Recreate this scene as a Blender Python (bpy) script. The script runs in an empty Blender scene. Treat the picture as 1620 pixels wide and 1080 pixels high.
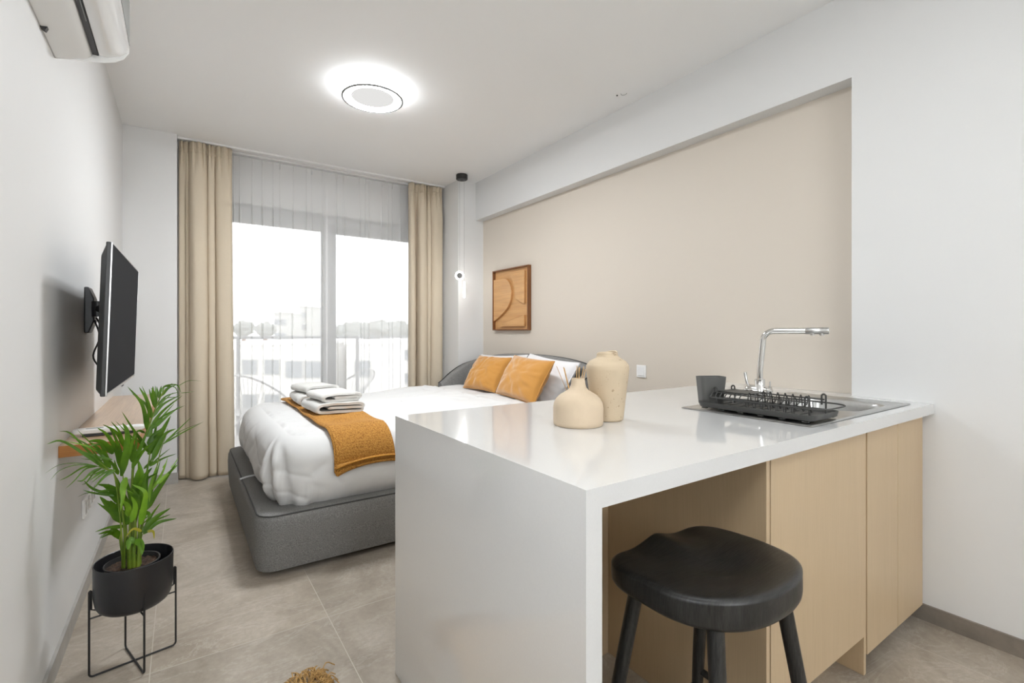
import bpy, bmesh, math, random
from math import sin, cos, pi, radians, sqrt, exp, atan2
from mathutils import Vector, noise, Matrix
random.seed(7)
C = bpy.context.scene.collection
PI = pi

# ------------------------------------------------------------------ materials
def lin(c):
    def f(x):
        x /= 255.0
        return x/12.92 if x <= .04045 else ((x+.055)/1.055)**2.4
    return (f(c[0]), f(c[1]), f(c[2]), 1.0)

def new_mat(name):
    m = bpy.data.materials.new(name); m.use_nodes = True
    nt = m.node_tree
    return m, nt, nt.nodes['Principled BSDF']

def link(nt, a, b): nt.links.new(a, b)

def coords(nt, scale=(1, 1, 1), rot=(0, 0, 0)):
    tc = nt.nodes.new('ShaderNodeTexCoord'); mp = nt.nodes.new('ShaderNodeMapping')
    mp.inputs['Scale'].default_value = scale; mp.inputs['Rotation'].default_value = rot
    link(nt, tc.outputs['Object'], mp.inputs['Vector'])
    return mp.outputs['Vector']

def tex_noise(nt, vec, scale, detail=4, rough=.55, dist=0):
    n = nt.nodes.new('ShaderNodeTexNoise'); n.inputs['Scale'].default_value = scale
    n.inputs['Detail'].default_value = detail; n.inputs['Roughness'].default_value = rough
    n.inputs['Distortion'].default_value = dist
    link(nt, vec, n.inputs['Vector']); return n.outputs['Fac']

def ramp(nt, fac, stops):
    r = nt.nodes.new('ShaderNodeValToRGB'); e = r.color_ramp.elements
    while len(e) < len(stops): e.new(.5)
    for k, (p, c) in enumerate(stops):
        e[k].position = p; e[k].color = c if len(c) == 4 else (*c, 1)
    link(nt, fac, r.inputs['Fac']); return r.outputs['Color']

def bump(nt, b, height, strength=.3, dist=.01):
    n = nt.nodes.new('ShaderNodeBump'); n.inputs['Strength'].default_value = strength
    n.inputs['Distance'].default_value = dist
    link(nt, height, n.inputs['Height']); link(nt, n.outputs['Normal'], b.inputs['Normal'])

def mix_col(nt, fac, a, b, mode='MIX'):
    m = nt.nodes.new('ShaderNodeMix'); m.data_type = 'RGBA'; m.blend_type = mode
    def put(sock, v):
        if hasattr(v, 'links'): link(nt, v, sock)
        else: sock.default_value = v
    put(m.inputs[0], fac); put(m.inputs[6], a); put(m.inputs[7], b)
    return m.outputs[2]

def plain(name, col, rough=.5, metal=0, noise_amt=0.0, nscale=40, bmp=0, bscale=200, bdist=.002, coat=0, sheen=0, spec=None):
    m, nt, b = new_mat(name)
    col = tuple(col) if len(col) == 4 else (*col, 1)
    b.inputs['Base Color'].default_value = col
    b.inputs['Roughness'].default_value = rough; b.inputs['Metallic'].default_value = metal
    if spec is not None: b.inputs['Specular IOR Level'].default_value = spec
    if coat: b.inputs['Coat Weight'].default_value = coat; b.inputs['Coat Roughness'].default_value = .05
    if sheen:
        b.inputs['Sheen Weight'].default_value = sheen; b.inputs['Sheen Roughness'].default_value = .4
    v = coords(nt)
    if noise_amt:
        f = tex_noise(nt, v, nscale)
        lo = tuple(x*(1-noise_amt) for x in col[:3]); hi = tuple(min(1, x*(1+noise_amt)) for x in col[:3])
        link(nt, ramp(nt, f, [(.3, lo), (.7, hi)]), b.inputs['Base Color'])
    if bmp: bump(nt, b, tex_noise(nt, v, bscale, 3), bmp, bdist)
    return m

def emit(name, col, strength):
    m = bpy.data.materials.new(name); m.use_nodes = True; nt = m.node_tree
    nt.nodes.remove(nt.nodes['Principled BSDF'])
    e = nt.nodes.new('ShaderNodeEmission'); e.inputs['Color'].default_value = (*col, 1); e.inputs['Strength'].default_value = strength
    link(nt, e.outputs[0], nt.nodes['Material Output'].inputs[0]); return m

def wood(name, dark, light, rough=.4, axis='Y', scale=1.0, grain=60, coat=0, soft=.6):
    m, nt, b = new_mat(name)
    s = {'X': (.6, 9, 9), 'Y': (9, .6, 9), 'Z': (9, 9, .6)}[axis]
    v = coords(nt, tuple(k*scale for k in s))
    f = tex_noise(nt, v, 3.0, 6, .6, .6)
    s2 = {'X': (.02, 1, 1), 'Y': (1, .02, 1), 'Z': (1, 1, .02)}[axis]
    v2 = coords(nt, s2)
    f2 = tex_noise(nt, v2, grain*4, 3, .6)
    c1 = ramp(nt, f, [(.3, dark), (.72, light)])
    c2 = ramp(nt, f2, [(.35, (.75, .75, .75)), (.6, (1, 1, 1))])
    link(nt, mix_col(nt, soft, c1, c2, 'MULTIPLY'), b.inputs['Base Color'])
    b.inputs['Roughness'].default_value = rough
    if coat: b.inputs['Coat Weight'].default_value = coat; b.inputs['Coat Roughness'].default_value = .12
    bump(nt, b, f2, .12, .001)
    return m

M = {}
M['wall'] = plain('wall_paint', (.70, .70, .695), .6, bmp=.04, bscale=350, bdist=.001)
M['ceiling'] = plain('ceiling_paint', (.85, .85, .845), .7)
M['beige'] = plain('beige_paint', (.625, .565, .49), .6, bmp=.04, bscale=350, bdist=.001)
M['base_tile'] = plain('baseboard_tile', (.21, .18, .15), .4, noise_amt=.15, nscale=14)
M['base_tile_l'] = plain('baseboard_tile_grey', (.36, .345, .32), .4, noise_amt=.1, nscale=14)
M['quartz'] = plain('white_quartz', (.64, .64, .635), .10, noise_amt=.015, nscale=300, coat=.4)
M['laminate'] = wood('oak_laminate', (.50, .375, .235), (.53, .40, .255), .45, 'Z', .6, 90, soft=.22)
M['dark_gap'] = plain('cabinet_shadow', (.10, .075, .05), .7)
M['shelf_top'] = wood('shelf_wood', (.46, .29, .165), (.57, .385, .23), .30, 'Y', .8, 50, coat=.5)
M['shelf_edge'] = wood('shelf_edge_wood', (.30, .105, .014), (.43, .175, .032), .4, 'X', .8, 60)
M['black_metal'] = plain('black_powder_coat', (.012, .012, .013), .45)
M['planter'] = plain('black_planter', (.014, .014, .016), .38)
M['black_plastic'] = plain('black_plastic', (.016, .016, .017), .42)
M['tv_side'] = plain('tv_casing', (.030, .031, .032), .42)
M['screen'] = plain('tv_screen', (.010, .011, .014), .6, spec=.03)
M['silver'] = plain('silver_trim', (.6, .6, .6), .3, 1)
M['white_plastic'] = plain('white_plastic', (.80, .80, .79), .3)
M['white_gloss'] = plain('white_gloss_plastic', (.80, .80, .80), .08, coat=.6)
M['grey_plastic'] = plain('grey_plastic', (.22, .23, .22), .4)
M['chrome'] = plain('chrome', (.70, .69, .67), .06, 1)
M['steel'] = plain('brushed_steel', (.55, .55, .54), .28, 1, noise_amt=.06, nscale=60)
M['rack'] = plain('rack_coating', (.035, .035, .033), .45)
M['rack_tray'] = plain('rack_tray_plastic', (.060, .060, .057), .5)
M['cup'] = plain('grey_cup_plastic', (.085, .085, .08), .45)
M['soil'] = plain('potting_soil', (.05, .026, .014), .9, noise_amt=.8, nscale=90, bmp=1, bscale=120, bdist=.01)
M['alu'] = plain('window_aluminium', (.30, .31, .31), .45)
M['reed'] = plain('rattan_reed', (.55, .34, .14), .7, noise_amt=.2)
M['concrete'] = plain('outdoor_plaster', (.80, .79, .77), .8)
M['concrete_grey'] = plain('outdoor_plaster_grey', (.52, .52, .50), .8)
M['outdoor_glass'] = plain('dark_pane', (.25, .27, .29), .3)
M['tree'] = plain('hazy_foliage', (.30, .31, .29), .9, noise_amt=.25, nscale=3)  # greyed and lightened: distance haze put into the foliage colour
M['outdoor_floor'] = plain('balcony_tile', (.62, .60, .57), .6, noise_amt=.08, nscale=6)
M['ground'] = plain('outdoor_ground', (.50, .49, .45), .9, noise_amt=.2, nscale=.08)
M['chair_white'] = plain('white_cord', (.70, .70, .70), .6)
M['rail'] = plain('balcony_rail', (.28, .29, .30), .5)
M['lamp_grey'] = plain('lamp_rim', (.12, .12, .12), .5)
M['pendant_cap'] = plain('pendant_cap', (.20, .20, .195), .5)
M['cable'] = plain('steel_cable', (.30, .30, .30), .5)
M['jute'] = plain('jute_fibre', (.44, .27, .10), .95, noise_amt=.3, nscale=60)
M['lamp_glow'] = emit('lamp_glow', (.94, .97, 1.0), 155.0)
M['lamp_back'] = emit('lamp_back_glow', (.94, .97, 1.0), 2.0)
M['lamp_side'] = emit('lamp_side_glow', (.94, .97, 1.0), 18.0)
M['lamp_disc'] = emit('lamp_disc', (1.0, .99, .97), .40)
M['pendant_glow'] = emit('pendant_glow', (1.0, .98, .95), 10.0)

def floor_mat():
    m, nt, b = new_mat('stone_floor_tile')
    v = coords(nt)
    br = nt.nodes.new('ShaderNodeTexBrick')
    br.offset = 0.0; br.squash = 1.0
    br.inputs['Scale'].default_value = 1.0
    br.inputs['Brick Width'].default_value = .6; br.inputs['Row Height'].default_value = .6
    br.inputs['Mortar Size'].default_value = .0017; br.inputs['Mortar Smooth'].default_value = .1
    mp = nt.nodes.new('ShaderNodeMapping'); mp.inputs['Location'].default_value = (.092, .29, 0)
    link(nt, v, mp.inputs['Vector']); link(nt, mp.outputs['Vector'], br.inputs['Vector'])
    br.inputs['Color1'].default_value = (.94, .94, .94, 1); br.inputs['Color2'].default_value = (1.06, 1.05, 1.04, 1)
    br.inputs['Mortar'].default_value = (1, 1, 1, 1)
    n1 = tex_noise(nt, v, 2.6, 8, .62, 1.2)
    c1 = ramp(nt, n1, [(.28, (.265, .225, .178)), (.5, (.365, .318, .260)), (.72, (.46, .412, .348))])
    n2 = tex_noise(nt, coords(nt, (1.0, 2.4, 1), (0, 0, .6)), 2.2, 9, .68, 1.0)
    veins = ramp(nt, n2, [(.485, (0, 0, 0)), (.502, (1, 1, 1)), (.52, (0, 0, 0))])
    sep = nt.nodes.new('ShaderNodeMath'); sep.operation = 'MULTIPLY'; sep.inputs[1].default_value = .28
    link(nt, veins, sep.inputs[0])
    c2 = mix_col(nt, sep.outputs[0], c1, (.60, .56, .51, 1))
    n3 = tex_noise(nt, v, 45, 4, .7)
    c3 = mix_col(nt, .35, c2, ramp(nt, n3, [(.3, (.7, .7, .7)), (.7, (1.2, 1.2, 1.2))]), 'MULTIPLY')
    c4 = mix_col(nt, 1.0, c3, br.outputs['Color'], 'MULTIPLY')
    c5 = mix_col(nt, br.outputs['Fac'], c4, (.47, .43, .37, 1))
    link(nt, c5, b.inputs['Base Color'])
    b.inputs['Roughness'].default_value = .42
    bump(nt, b, n3, .06, .002)
    return m
M['floor'] = floor_mat()

def fabric(name, col, rough=.9, scale=700, bdist=.0015, strength=.6, speck=.25, trans=0, sheen=0):
    m, nt, b = new_mat(name)
    v = coords(nt)
    n = tex_noise(nt, v, scale, 2, .7)
    lo = tuple(x*(1-speck) for x in col); hi = tuple(min(1, x*(1+speck)) for x in col)
    link(nt, ramp(nt, n, [(.33, lo), (.67, hi)]), b.inputs['Base Color'])
    b.inputs['Roughness'].default_value = rough; b.inputs['Specular IOR Level'].default_value = .2
    if sheen: b.inputs['Sheen Weight'].default_value = sheen; b.inputs['Sheen Roughness'].default_value = .35
    if strength: bump(nt, b, n, strength, bdist)
    if trans:
        out = nt.nodes['Material Output']
        t = nt.nodes.new('ShaderNodeBsdfTranslucent'); t.inputs['Color'].default_value = (*col, 1)
        mx = nt.nodes.new('ShaderNodeMixShader'); mx.inputs[0].default_value = trans
        link(nt, b.outputs[0], mx.inputs[1]); link(nt, t.outputs[0], mx.inputs[2]); link(nt, mx.outputs[0], out.inputs[0])
    return m
M['bed_grey'] = fabric('grey_wool_upholstery', (.20, .197, .19), .95, 260, .003, .7, .36)
M['head_grey'] = fabric('headboard_wool', (.225, .222, .215), .95, 260, .003, .8, .35)
M['bed_piping'] = fabric('dark_piping', (.07, .07, .068), .9, 500, .001, .3, .3)
M['head_piping'] = fabric('headboard_piping', (.05, .05, .05), .9, 500, .001, .3, .3)
M['linen'] = fabric('white_cotton', (.66, .66, .655), .85, 500, .0006, .15, .02)
M['sheet'] = fabric('white_sheet_cotton', (.76, .75, .76), .85, 500, .0006, .15, .02)
M['towel'] = fabric('towel_terry', (.70, .695, .67), .95, 520, .003, .8, .10)
M['curtain'] = fabric('beige_curtain', (.68, .59, .46), .85, 900, .0006, .25, .05, trans=.14)
M['velvet'] = fabric('mustard_velvet', (.52, .25, .058), .75, 300, .001, .2, .08, sheen=.9)
M['cushion_side'] = fabric('pale_cushion_piping', (.70, .50, .28), .8, 300, .001, .2, .08, sheen=.5)

def knit():
    m, nt, b = new_mat('mustard_knit')
    v = coords(nt)
    vo = nt.nodes.new('ShaderNodeTexVoronoi'); vo.inputs['Scale'].default_value = 135; vo.inputs['Randomness'].default_value = .75
    link(nt, v, vo.inputs['Vector'])
    link(nt, ramp(nt, vo.outputs['Distance'], [(0, (.60, .315, .065)), (.5, (.44, .20, .032)), (.85, (.27, .105, .012))]), b.inputs['Base Color'])
    b.inputs['Roughness'].default_value = .9
    inv = nt.nodes.new('ShaderNodeMath'); inv.operation = 'SUBTRACT'; inv.inputs[0].default_value = 1
    link(nt, vo.outputs['Distance'], inv.inputs[1])
    bump(nt, b, inv.outputs[0], .8, .004)
    return m
M['knit'] = knit()
M['knit_hem'] = fabric('mustard_hem', (.44, .205, .034), .9, 400, .001, .3, .12)

def sheer():
    m = bpy.data.materials.new('sheer_voile'); m.use_nodes = True; nt = m.node_tree
    nt.nodes.remove(nt.nodes['Principled BSDF'])
    tr = nt.nodes.new('ShaderNodeBsdfTransparent'); tl = nt.nodes.new('ShaderNodeBsdfTranslucent'); df = nt.nodes.new('ShaderNodeBsdfDiffuse')
    tl.inputs['Color'].default_value = (.9, .9, .9, 1); df.inputs['Color'].default_value = (.92, .92, .92, 1)
    a = nt.nodes.new('ShaderNodeMixShader'); a.inputs[0].default_value = .75
    link(nt, tl.outputs[0], a.inputs[1]); link(nt, df.outputs[0], a.inputs[2])
    b = nt.nodes.new('ShaderNodeMixShader'); b.inputs[0].default_value = .54
    link(nt, tr.outputs[0], b.inputs[1]); link(nt, a.outputs[0], b.inputs[2])
    link(nt, b.outputs[0], nt.nodes['Material Output'].inputs[0]); return m
M['sheer'] = sheer()

def glass():
    m = bpy.data.materials.new('window_glass'); m.use_nodes = True; nt = m.node_tree
    nt.nodes.remove(nt.nodes['Principled BSDF'])
    tr = nt.nodes.new('ShaderNodeBsdfTransparent'); gl = nt.nodes.new('ShaderNodeBsdfGlossy'); gl.inputs['Roughness'].default_value = .02
    fr = nt.nodes.new('ShaderNodeFresnel'); fr.inputs['IOR'].default_value = 1.35
    mx = nt.nodes.new('ShaderNodeMixShader')
    link(nt, fr.outputs[0], mx.inputs[0]); link(nt, tr.outputs[0], mx.inputs[1]); link(nt, gl.outputs[0], mx.inputs[2])
    link(nt, mx.outputs[0], nt.nodes['Material Output'].inputs[0]); return m
M['glass'] = glass()

def leaf(name, dark, light, trans=.3):
    m, nt, b = new_mat(name)
    n = tex_noise(nt, coords(nt), 14, 3)
    col = ramp(nt, n, [(.3, dark), (.7, light)])
    link(nt, col, b.inputs['Base Color']); b.inputs['Roughness'].default_value = .45
    t = nt.nodes.new('ShaderNodeBsdfTranslucent'); link(nt, col, t.inputs['Color'])
    mx = nt.nodes.new('ShaderNodeMixShader'); mx.inputs[0].default_value = trans
    link(nt, b.outputs[0], mx.inputs[1]); link(nt, t.outputs[0], mx.inputs[2])
    link(nt, mx.outputs[0], nt.nodes['Material Output'].inputs[0]); return m
M['leaf'] = leaf('palm_leaf', (.040, .115, .003), (.11, .245, .008))
M['leaf_young'] = leaf('palm_leaf_young', (.13, .30, .012), (.24, .42, .03), .4)
M['leaf_yellow'] = leaf('palm_leaf_yellow', (.35, .33, .02), (.50, .45, .06), .4)
M['stem'] = leaf('palm_stem', (.08, .16, .012), (.22, .30, .03), .1)

def ceramic(name, base, spot, amount):
    m, nt, b = new_mat(name)
    v = coords(nt)
    n = tex_noise(nt, v, 9, 5)
    c = ramp(nt, n, [(.3, tuple(x*.90 for x in base)), (.7, tuple(min(1, x*1.06) for x in base))])
    n2 = tex_noise(nt, v, 70, 4, .7)
    f = ramp(nt, n2, [(amount, (0, 0, 0)), (amount+.05, (1, 1, 1))])
    link(nt, mix_col(nt, f, c, (*spot, 1)), b.inputs['Base Color'])
    b.inputs['Roughness'].default_value = .75
    bump(nt, b, n2, .25, .002)
    return m
M['ceramic_smooth'] = ceramic('pale_beige_ceramic', (.60, .48, .345), (.40, .29, .19), .70)
M['ceramic_rough'] = ceramic('speckled_beige_ceramic', (.56, .45, .315), (.33, .24, .15), .62)

def black_wood():
    m, nt, b = new_mat('black_stained_ash')
    v = coords(nt, (1, 14, 1), (0, 0, radians(0)))
    n = tex_noise(nt, v, 22, 5, .7, .8)
    link(nt, ramp(nt, n, [(.40, (.006, .006, .006)), (.62, (.026, .025, .023))]), b.inputs['Base Color'])
    b.inputs['Roughness'].default_value = .30
    bump(nt, b, n, .35, .002)
    return m
M['black_wood'] = black_wood()
M['art_dark'] = wood('art_frame_wood', (.16, .06, .018), (.25, .10, .03), .5, 'Z', 1, 60)
M['art_wood'] = wood('art_panel_wood', (.55, .29, .11), (.68, .39, .165), .5, 'Y', .7, 40)

# ------------------------------------------------------------------ mesh builder
class MB:
    def __init__(s): s.v = []; s.f = []
    def add(s, vs, fs):
        o = len(s.v); s.v += [tuple(p) for p in vs]; s.f += [tuple(i+o for i in f) for f in fs]; return s
    def box(s, x0, x1, y0, y1, z0, z1):
        v = [(x, y, z) for x in (x0, x1) for y in (y0, y1) for z in (z0, z1)]
        return s.add(v, [(0, 1, 3, 2), (4, 6, 7, 5), (0, 4, 5, 1), (2, 3, 7, 6), (0, 2, 6, 4), (1, 5, 7, 3)])
    def prism(s, poly, fn, a, b):
        n = len(poly); v = [fn(p[0], p[1], a) for p in poly]+[fn(p[0], p[1], b) for p in poly]
        f = [tuple(range(n)), tuple(range(2*n-1, n-1, -1))]
        f += [(i, i+n, (i+1) % n+n, (i+1) % n) for i in range(n)]
        return s.add(v, f)
    def grid(s, nu, nv, fn, cu=False, cv=False):
        v = [fn(i/(nu if cu else nu-1), j/(nv if cv else nv-1)) for i in range(nu) for j in range(nv)]
        f = []
        for i in range(nu if cu else nu-1):
            for j in range(nv if cv else nv-1):
                i2 = (i+1) % nu; j2 = (j+1) % nv
                f.append((i*nv+j, i2*nv+j, i2*nv+j2, i*nv+j2))
        return s.add(v, f)
    def lathe(s, prof, c=(0, 0, 0), n=48, cap0=True, cap1=True):
        v = []
        for r, z in prof:
            for k in range(n):
                a = 2*PI*k/n; v.append((c[0]+r*cos(a), c[1]+r*sin(a), c[2]+z))
        f = []
        for i in range(len(prof)-1):
            for k in range(n):
                k2 = (k+1) % n; f.append((i*n+k, i*n+k2, (i+1)*n+k2, (i+1)*n+k))
        if cap0: f.append(tuple(range(n-1, -1, -1)))
        if cap1: f.append(tuple((len(prof)-1)*n+k for k in range(n)))
        return s.add(v, f)
    def tube(s, pts, r, n=10, closed=False, cap=True):
        P = [Vector(p) for p in pts]; m = len(P)
        R = r if isinstance(r, (list, tuple)) else [r]*m
        T = []
        for i in range(m):
            a = P[(i-1) % m] if (closed or i > 0) else P[i]; b = P[(i+1) % m] if (closed or i < m-1) else P[i]
            t = (b-a); T.append(t.normalized() if t.length > 1e-9 else Vector((0, 0, 1)))
        up = Vector((0, 0, 1)) if abs(T[0].z) < .9 else Vector((1, 0, 0))
        u = T[0].cross(up).normalized(); v = []
        for i in range(m):
            u = (u-T[i]*u.dot(T[i])).normalized(); w = T[i].cross(u)
            for k in range(n):
                a = 2*PI*k/n; v.append(P[i]+(u*cos(a)+w*sin(a))*R[i])
        f = []
        for i in range(m if closed else m-1):
            i2 = (i+1) % m
            for k in range(n):
                k2 = (k+1) % n; f.append((i*n+k, i*n+k2, i2*n+k2, i2*n+k))
        if cap and not closed:
            f.append(tuple(range(n-1, -1, -1))); f.append(tuple((m-1)*n+k for k in range(n)))
        return s.add(v, f)
    def cyl(s, p0, p1, r0, r1=None, n=20): return s.tube([p0, p1], [r0, r0 if r1 is None else r1], n)

def world_loc(o):
    l = Vector((0, 0, 0))
    while o: l = l+o.location; o = o.parent
    return l

def build(name, mb, mat, parent=None, loc=None, smooth=35, bevel=0, segs=2, solid=0, sub=0):
    L = world_loc(parent) if parent else Vector(loc or (0, 0, 0))
    me = bpy.data.meshes.new(name)
    me.from_pydata([(p[0]-L.x, p[1]-L.y, p[2]-L.z) for p in mb.v], [], mb.f)
    bm = bmesh.new(); bm.from_mesh(me)
    bmesh.ops.recalc_face_normals(bm, faces=bm.faces); bm.to_mesh(me); bm.free()
    if smooth:
        me.shade_smooth(); me.set_sharp_from_angle(angle=radians(smooth))
    me.materials.append(mat)
    o = bpy.data.objects.new(name, me); C.objects.link(o)
    if parent: o.parent = parent
    else: o.location = L
    if bevel:
        b = o.modifiers.new('bevel', 'BEVEL'); b.width = bevel; b.segments = segs; b.limit_method = 'ANGLE'; b.angle_limit = radians(40)
        b.harden_normals = False
    if solid:
        d = o.modifiers.new('solid', 'SOLIDIFY'); d.thickness = solid; d.offset = 0
    if sub:
        d = o.modifiers.new('sub', 'SUBSURF'); d.levels = sub; d.render_levels = sub
    return o

def tag(o, label, cat, group=None):
    o['label'] = label; o['category'] = cat
    if group: o['group'] = group
    return o
def thing(name, label, cat, loc, group=None):
    o = bpy.data.objects.new(name, None); C.objects.link(o); o.location = loc
    o.empty_display_size = .05
    return tag(o, label, cat, group)
def struct(name, mb, mat, label, cat, parent=None, **k):
    o = build(name, mb, mat, parent, **k)
    if not parent: o['kind'] = 'structure'; tag(o, label, cat)
    return o
def dup(root, loc, label, group=None):
    r = root.copy(); C.objects.link(r); r.location = loc; r['label'] = label
    if group: r['group'] = group
    for ch in root.children:
        c = ch.copy(); C.objects.link(c); c.parent = r
        for g in ch.children:
            d = g.copy(); C.objects.link(d); d.parent = c
    return r

def lerp(a, b, t): return a+(b-a)*t
def sstep(a, b, x):
    t = max(0, min(1, (x-a)/(b-a))); return t*t*(3-2*t)
def rrect(a, b, r, n):
    """n points, evenly spaced, on a rounded rectangle of half sizes a, b."""
    r = min(r, a, b); segs = [(2*(a-r), 'l'), (PI*r/2, 'c'), (2*(b-r), 'l'), (PI*r/2, 'c')]*2
    L = sum(s[0] for s in segs); out = []
    for k in range(n):
        d = L*k/n; i = 0
        while d > segs[i][0] and i < 7: d -= segs[i][0]; i += 1
        q = i
        if q == 0: p = (-(a-r)+d, -b)
        elif q == 2: p = (a, -(b-r)+d)
        elif q == 4: p = ((a-r)-d, b)
        elif q == 6: p = (-a, (b-r)-d)
        else:
            cxy = {1: (a-r, -(b-r), -PI/2), 3: (a-r, b-r, 0), 5: (-(a-r), b-r, PI/2), 7: (-(a-r), -(b-r), PI)}[q]
            t = cxy[2]+d/max(r, 1e-9); p = (cxy[0]+r*cos(t), cxy[1]+r*sin(t))
        out.append(p)
    return out
def bez(pts, n):
    """Catmull-Rom through pts."""
    P = [Vector(p) for p in pts]
    if len(P) == 2: return [P[0].lerp(P[1], k/(n-1)) for k in range(n)]
    P = [P[0]*2-P[1]]+P+[P[-1]*2-P[-2]]; m = len(P)-3; out = []
    for k in range(n):
        u = k/(n-1)*m; i = min(int(u), m-1); t = u-i
        a, b, c, d = P[i:i+4]
        out.append(.5*((2*b)+(c-a)*t+(2*a-5*b+4*c-d)*t*t+(-a+3*b-3*c+d)*t**3))
    return out

# ------------------------------------------------------------------ camera
F, TH, CY, H = 764.8744, radians(34.3316), 525.9458, 1.1918
cam_d = bpy.data.cameras.new('camera'); cam = bpy.data.objects.new('camera', cam_d); C.objects.link(cam)
cam.location = (0, 0, H); cam.rotation_euler = (PI/2, 0, -TH)
cam_d.sensor_width = 36; cam_d.lens = 36*F/1620; cam_d.shift_y = -(540-CY)/1620
cam_d.clip_start = .02; cam_d.clip_end = 500
bpy.context.scene.camera = cam
def ray_point(u, v, d):
    """the point of the room at depth d along a measured direction"""
    r = (u-810)/F*d
    return Vector((d*sin(TH)+r*cos(TH), d*cos(TH)-r*sin(TH), H-(v-CY)/F*d))

# ------------------------------------------------------------------ room shell
XL, XR, XB, ZC = -.370, 2.549, 2.640, 2.764
YS, YC, YN, YF, YB = 4.663, 4.407, .957, 5.02, -4.6
ZBM = 2.368; XS, XC = -.031, 2.342
struct('floor', MB().box(XL-.1, XB+.1, YB-.1, YF+.16, -.1, 0), M['floor'], 'beige grey stone tile floor of the studio', 'floor', smooth=0)
struct('ceiling', MB().box(XL-.1, XB+.1, YB-.1, YF+.16, ZC, ZC+.1), M['ceiling'], 'flat white ceiling of the studio', 'ceiling', smooth=0)
struct('wall_left', MB().box(XL-.1, XL, YB-.1, YF+.16, 0, ZC), M['wall'], 'white wall on the left behind the television', 'wall', smooth=0)
struct('wall_back', MB().box(XL, XR, YB-.1, YB, 0, ZC), M['wall'], 'white wall behind the viewer', 'wall', smooth=0)
struct('wall_right', MB().box(XR, XR+.19, YB-.1, YN, 0, ZC), M['wall'], 'white wall on the right where the counter ends', 'wall', smooth=0)
struct('wall_niche', MB().box(XB, XB+.1, YN, YF+.16, 0, ZC), M['beige'], 'beige painted recessed wall behind the bed', 'wall', smooth=0)
struct('trim_1', MB().box(XR, XB, YN, YC, ZBM, ZC), M['wall'], 'white ceiling beam above the beige wall', 'beam', smooth=0)
struct('trim_2', MB().box(XC, XB, YC, YF, 0, ZC), M['wall'], 'white corner column beside the right curtain', 'column', smooth=0)
struct('trim_3', MB().box(XL, XS, YS, YF, 0, ZC), M['wall'], 'white wall stub left of the curtains', 'column', smooth=0)
WX0, WX1, WZ = .10, 2.26, 2.37
wf = MB().box(XS, WX0, YF, YF+.16, 0, ZC).box(WX1, XC, YF, YF+.16, 0, ZC).box(WX0, WX1, YF, YF+.16, WZ, ZC)
struct('wall_far', wf, M['wall'], 'white wall around the balcony window', 'wall', smooth=0)
bl = MB().box(XL, XL+.011, YB, YS-.011, 0, .072)
struct('baseboard_left', bl, M['base_tile_l'], 'grey tile skirting along the left wall', 'baseboard', smooth=0)
struct('baseboard_far', MB().box(XL+.011, XS+.008, YS-.011, YS, 0, .085), M['base_tile_l'], 'grey tile skirting on the wall stub by the curtain', 'baseboard', smooth=0)
struct('baseboard_right', MB().box(XR-.011, XR, YB, .799, 0, .066), M['base_tile'], 'brown tile skirting right of the kitchen cabinets', 'baseboard', smooth=0)

# window: fixed outer frame, two sliding sashes, panes
fr = MB()
fr.box(WX0, WX1, YF+.03, YF+.13, 2.245, WZ).box(WX0, WX0+.05, YF+.03, YF+.13, .03, 2.245).box(WX1-.05, WX1, YF+.03, YF+.13, .03, 2.245).box(WX0, WX1, YF+.03, YF+.13, 0, .03)
win = struct('window_1', fr, M['alu'], 'grey aluminium sliding balcony door behind the sheer curtains', 'window', smooth=0, bevel=.003)
def sash(x0, x1, y, w0, w1):
    m = MB().box(x0, x0+w0, y, y+.035, .03, 2.245).box(x1-w1, x1, y, y+.035, .03, 2.245).box(x0+w0, x1-w1, y, y+.035, .03, .11).box(x0+w0, x1-w1, y, y+.035, 2.20, 2.245)
    s = build('window_sash', m, M['alu'], win, smooth=0, bevel=.002)
    build('pane', MB().box(x0+w0, x1-w1, y+.014, y+.020, .11, 2.20), M['glass'], s, smooth=0)
    build('sash_handle', MB().box(x1-w1*.62 if w1 > w0 else x0+w0*.4, (x1-w1*.62 if w1 > w0 else x0+w0*.4)+.022, y-.03, y, .98, 1.16), M['alu'], s, bevel=.006)
sash(WX0+.05, 1.245, YF+.036, .055, .095)
sash(1.215, WX1-.05, YF+.086, .09, .055)

# ------------------------------------------------------------------ curtain track, drapes and sheers
YT = 4.715
t = thing('curtain_track', 'white ceiling curtain track running from drape to drape', 'curtain track', (1.15, YT, ZC))
build('rail', MB().box(XS+.003, XC-.003, YT-.014, YT+.014, ZC-.016, ZC), M['white_plastic'], t, smooth=0, bevel=.002)
build('rail', MB().box(XS+.003, XC-.003, YT+.10, YT+.128, ZC-.016, ZC), M['white_plastic'], t, smooth=0, bevel=.002)

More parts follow.
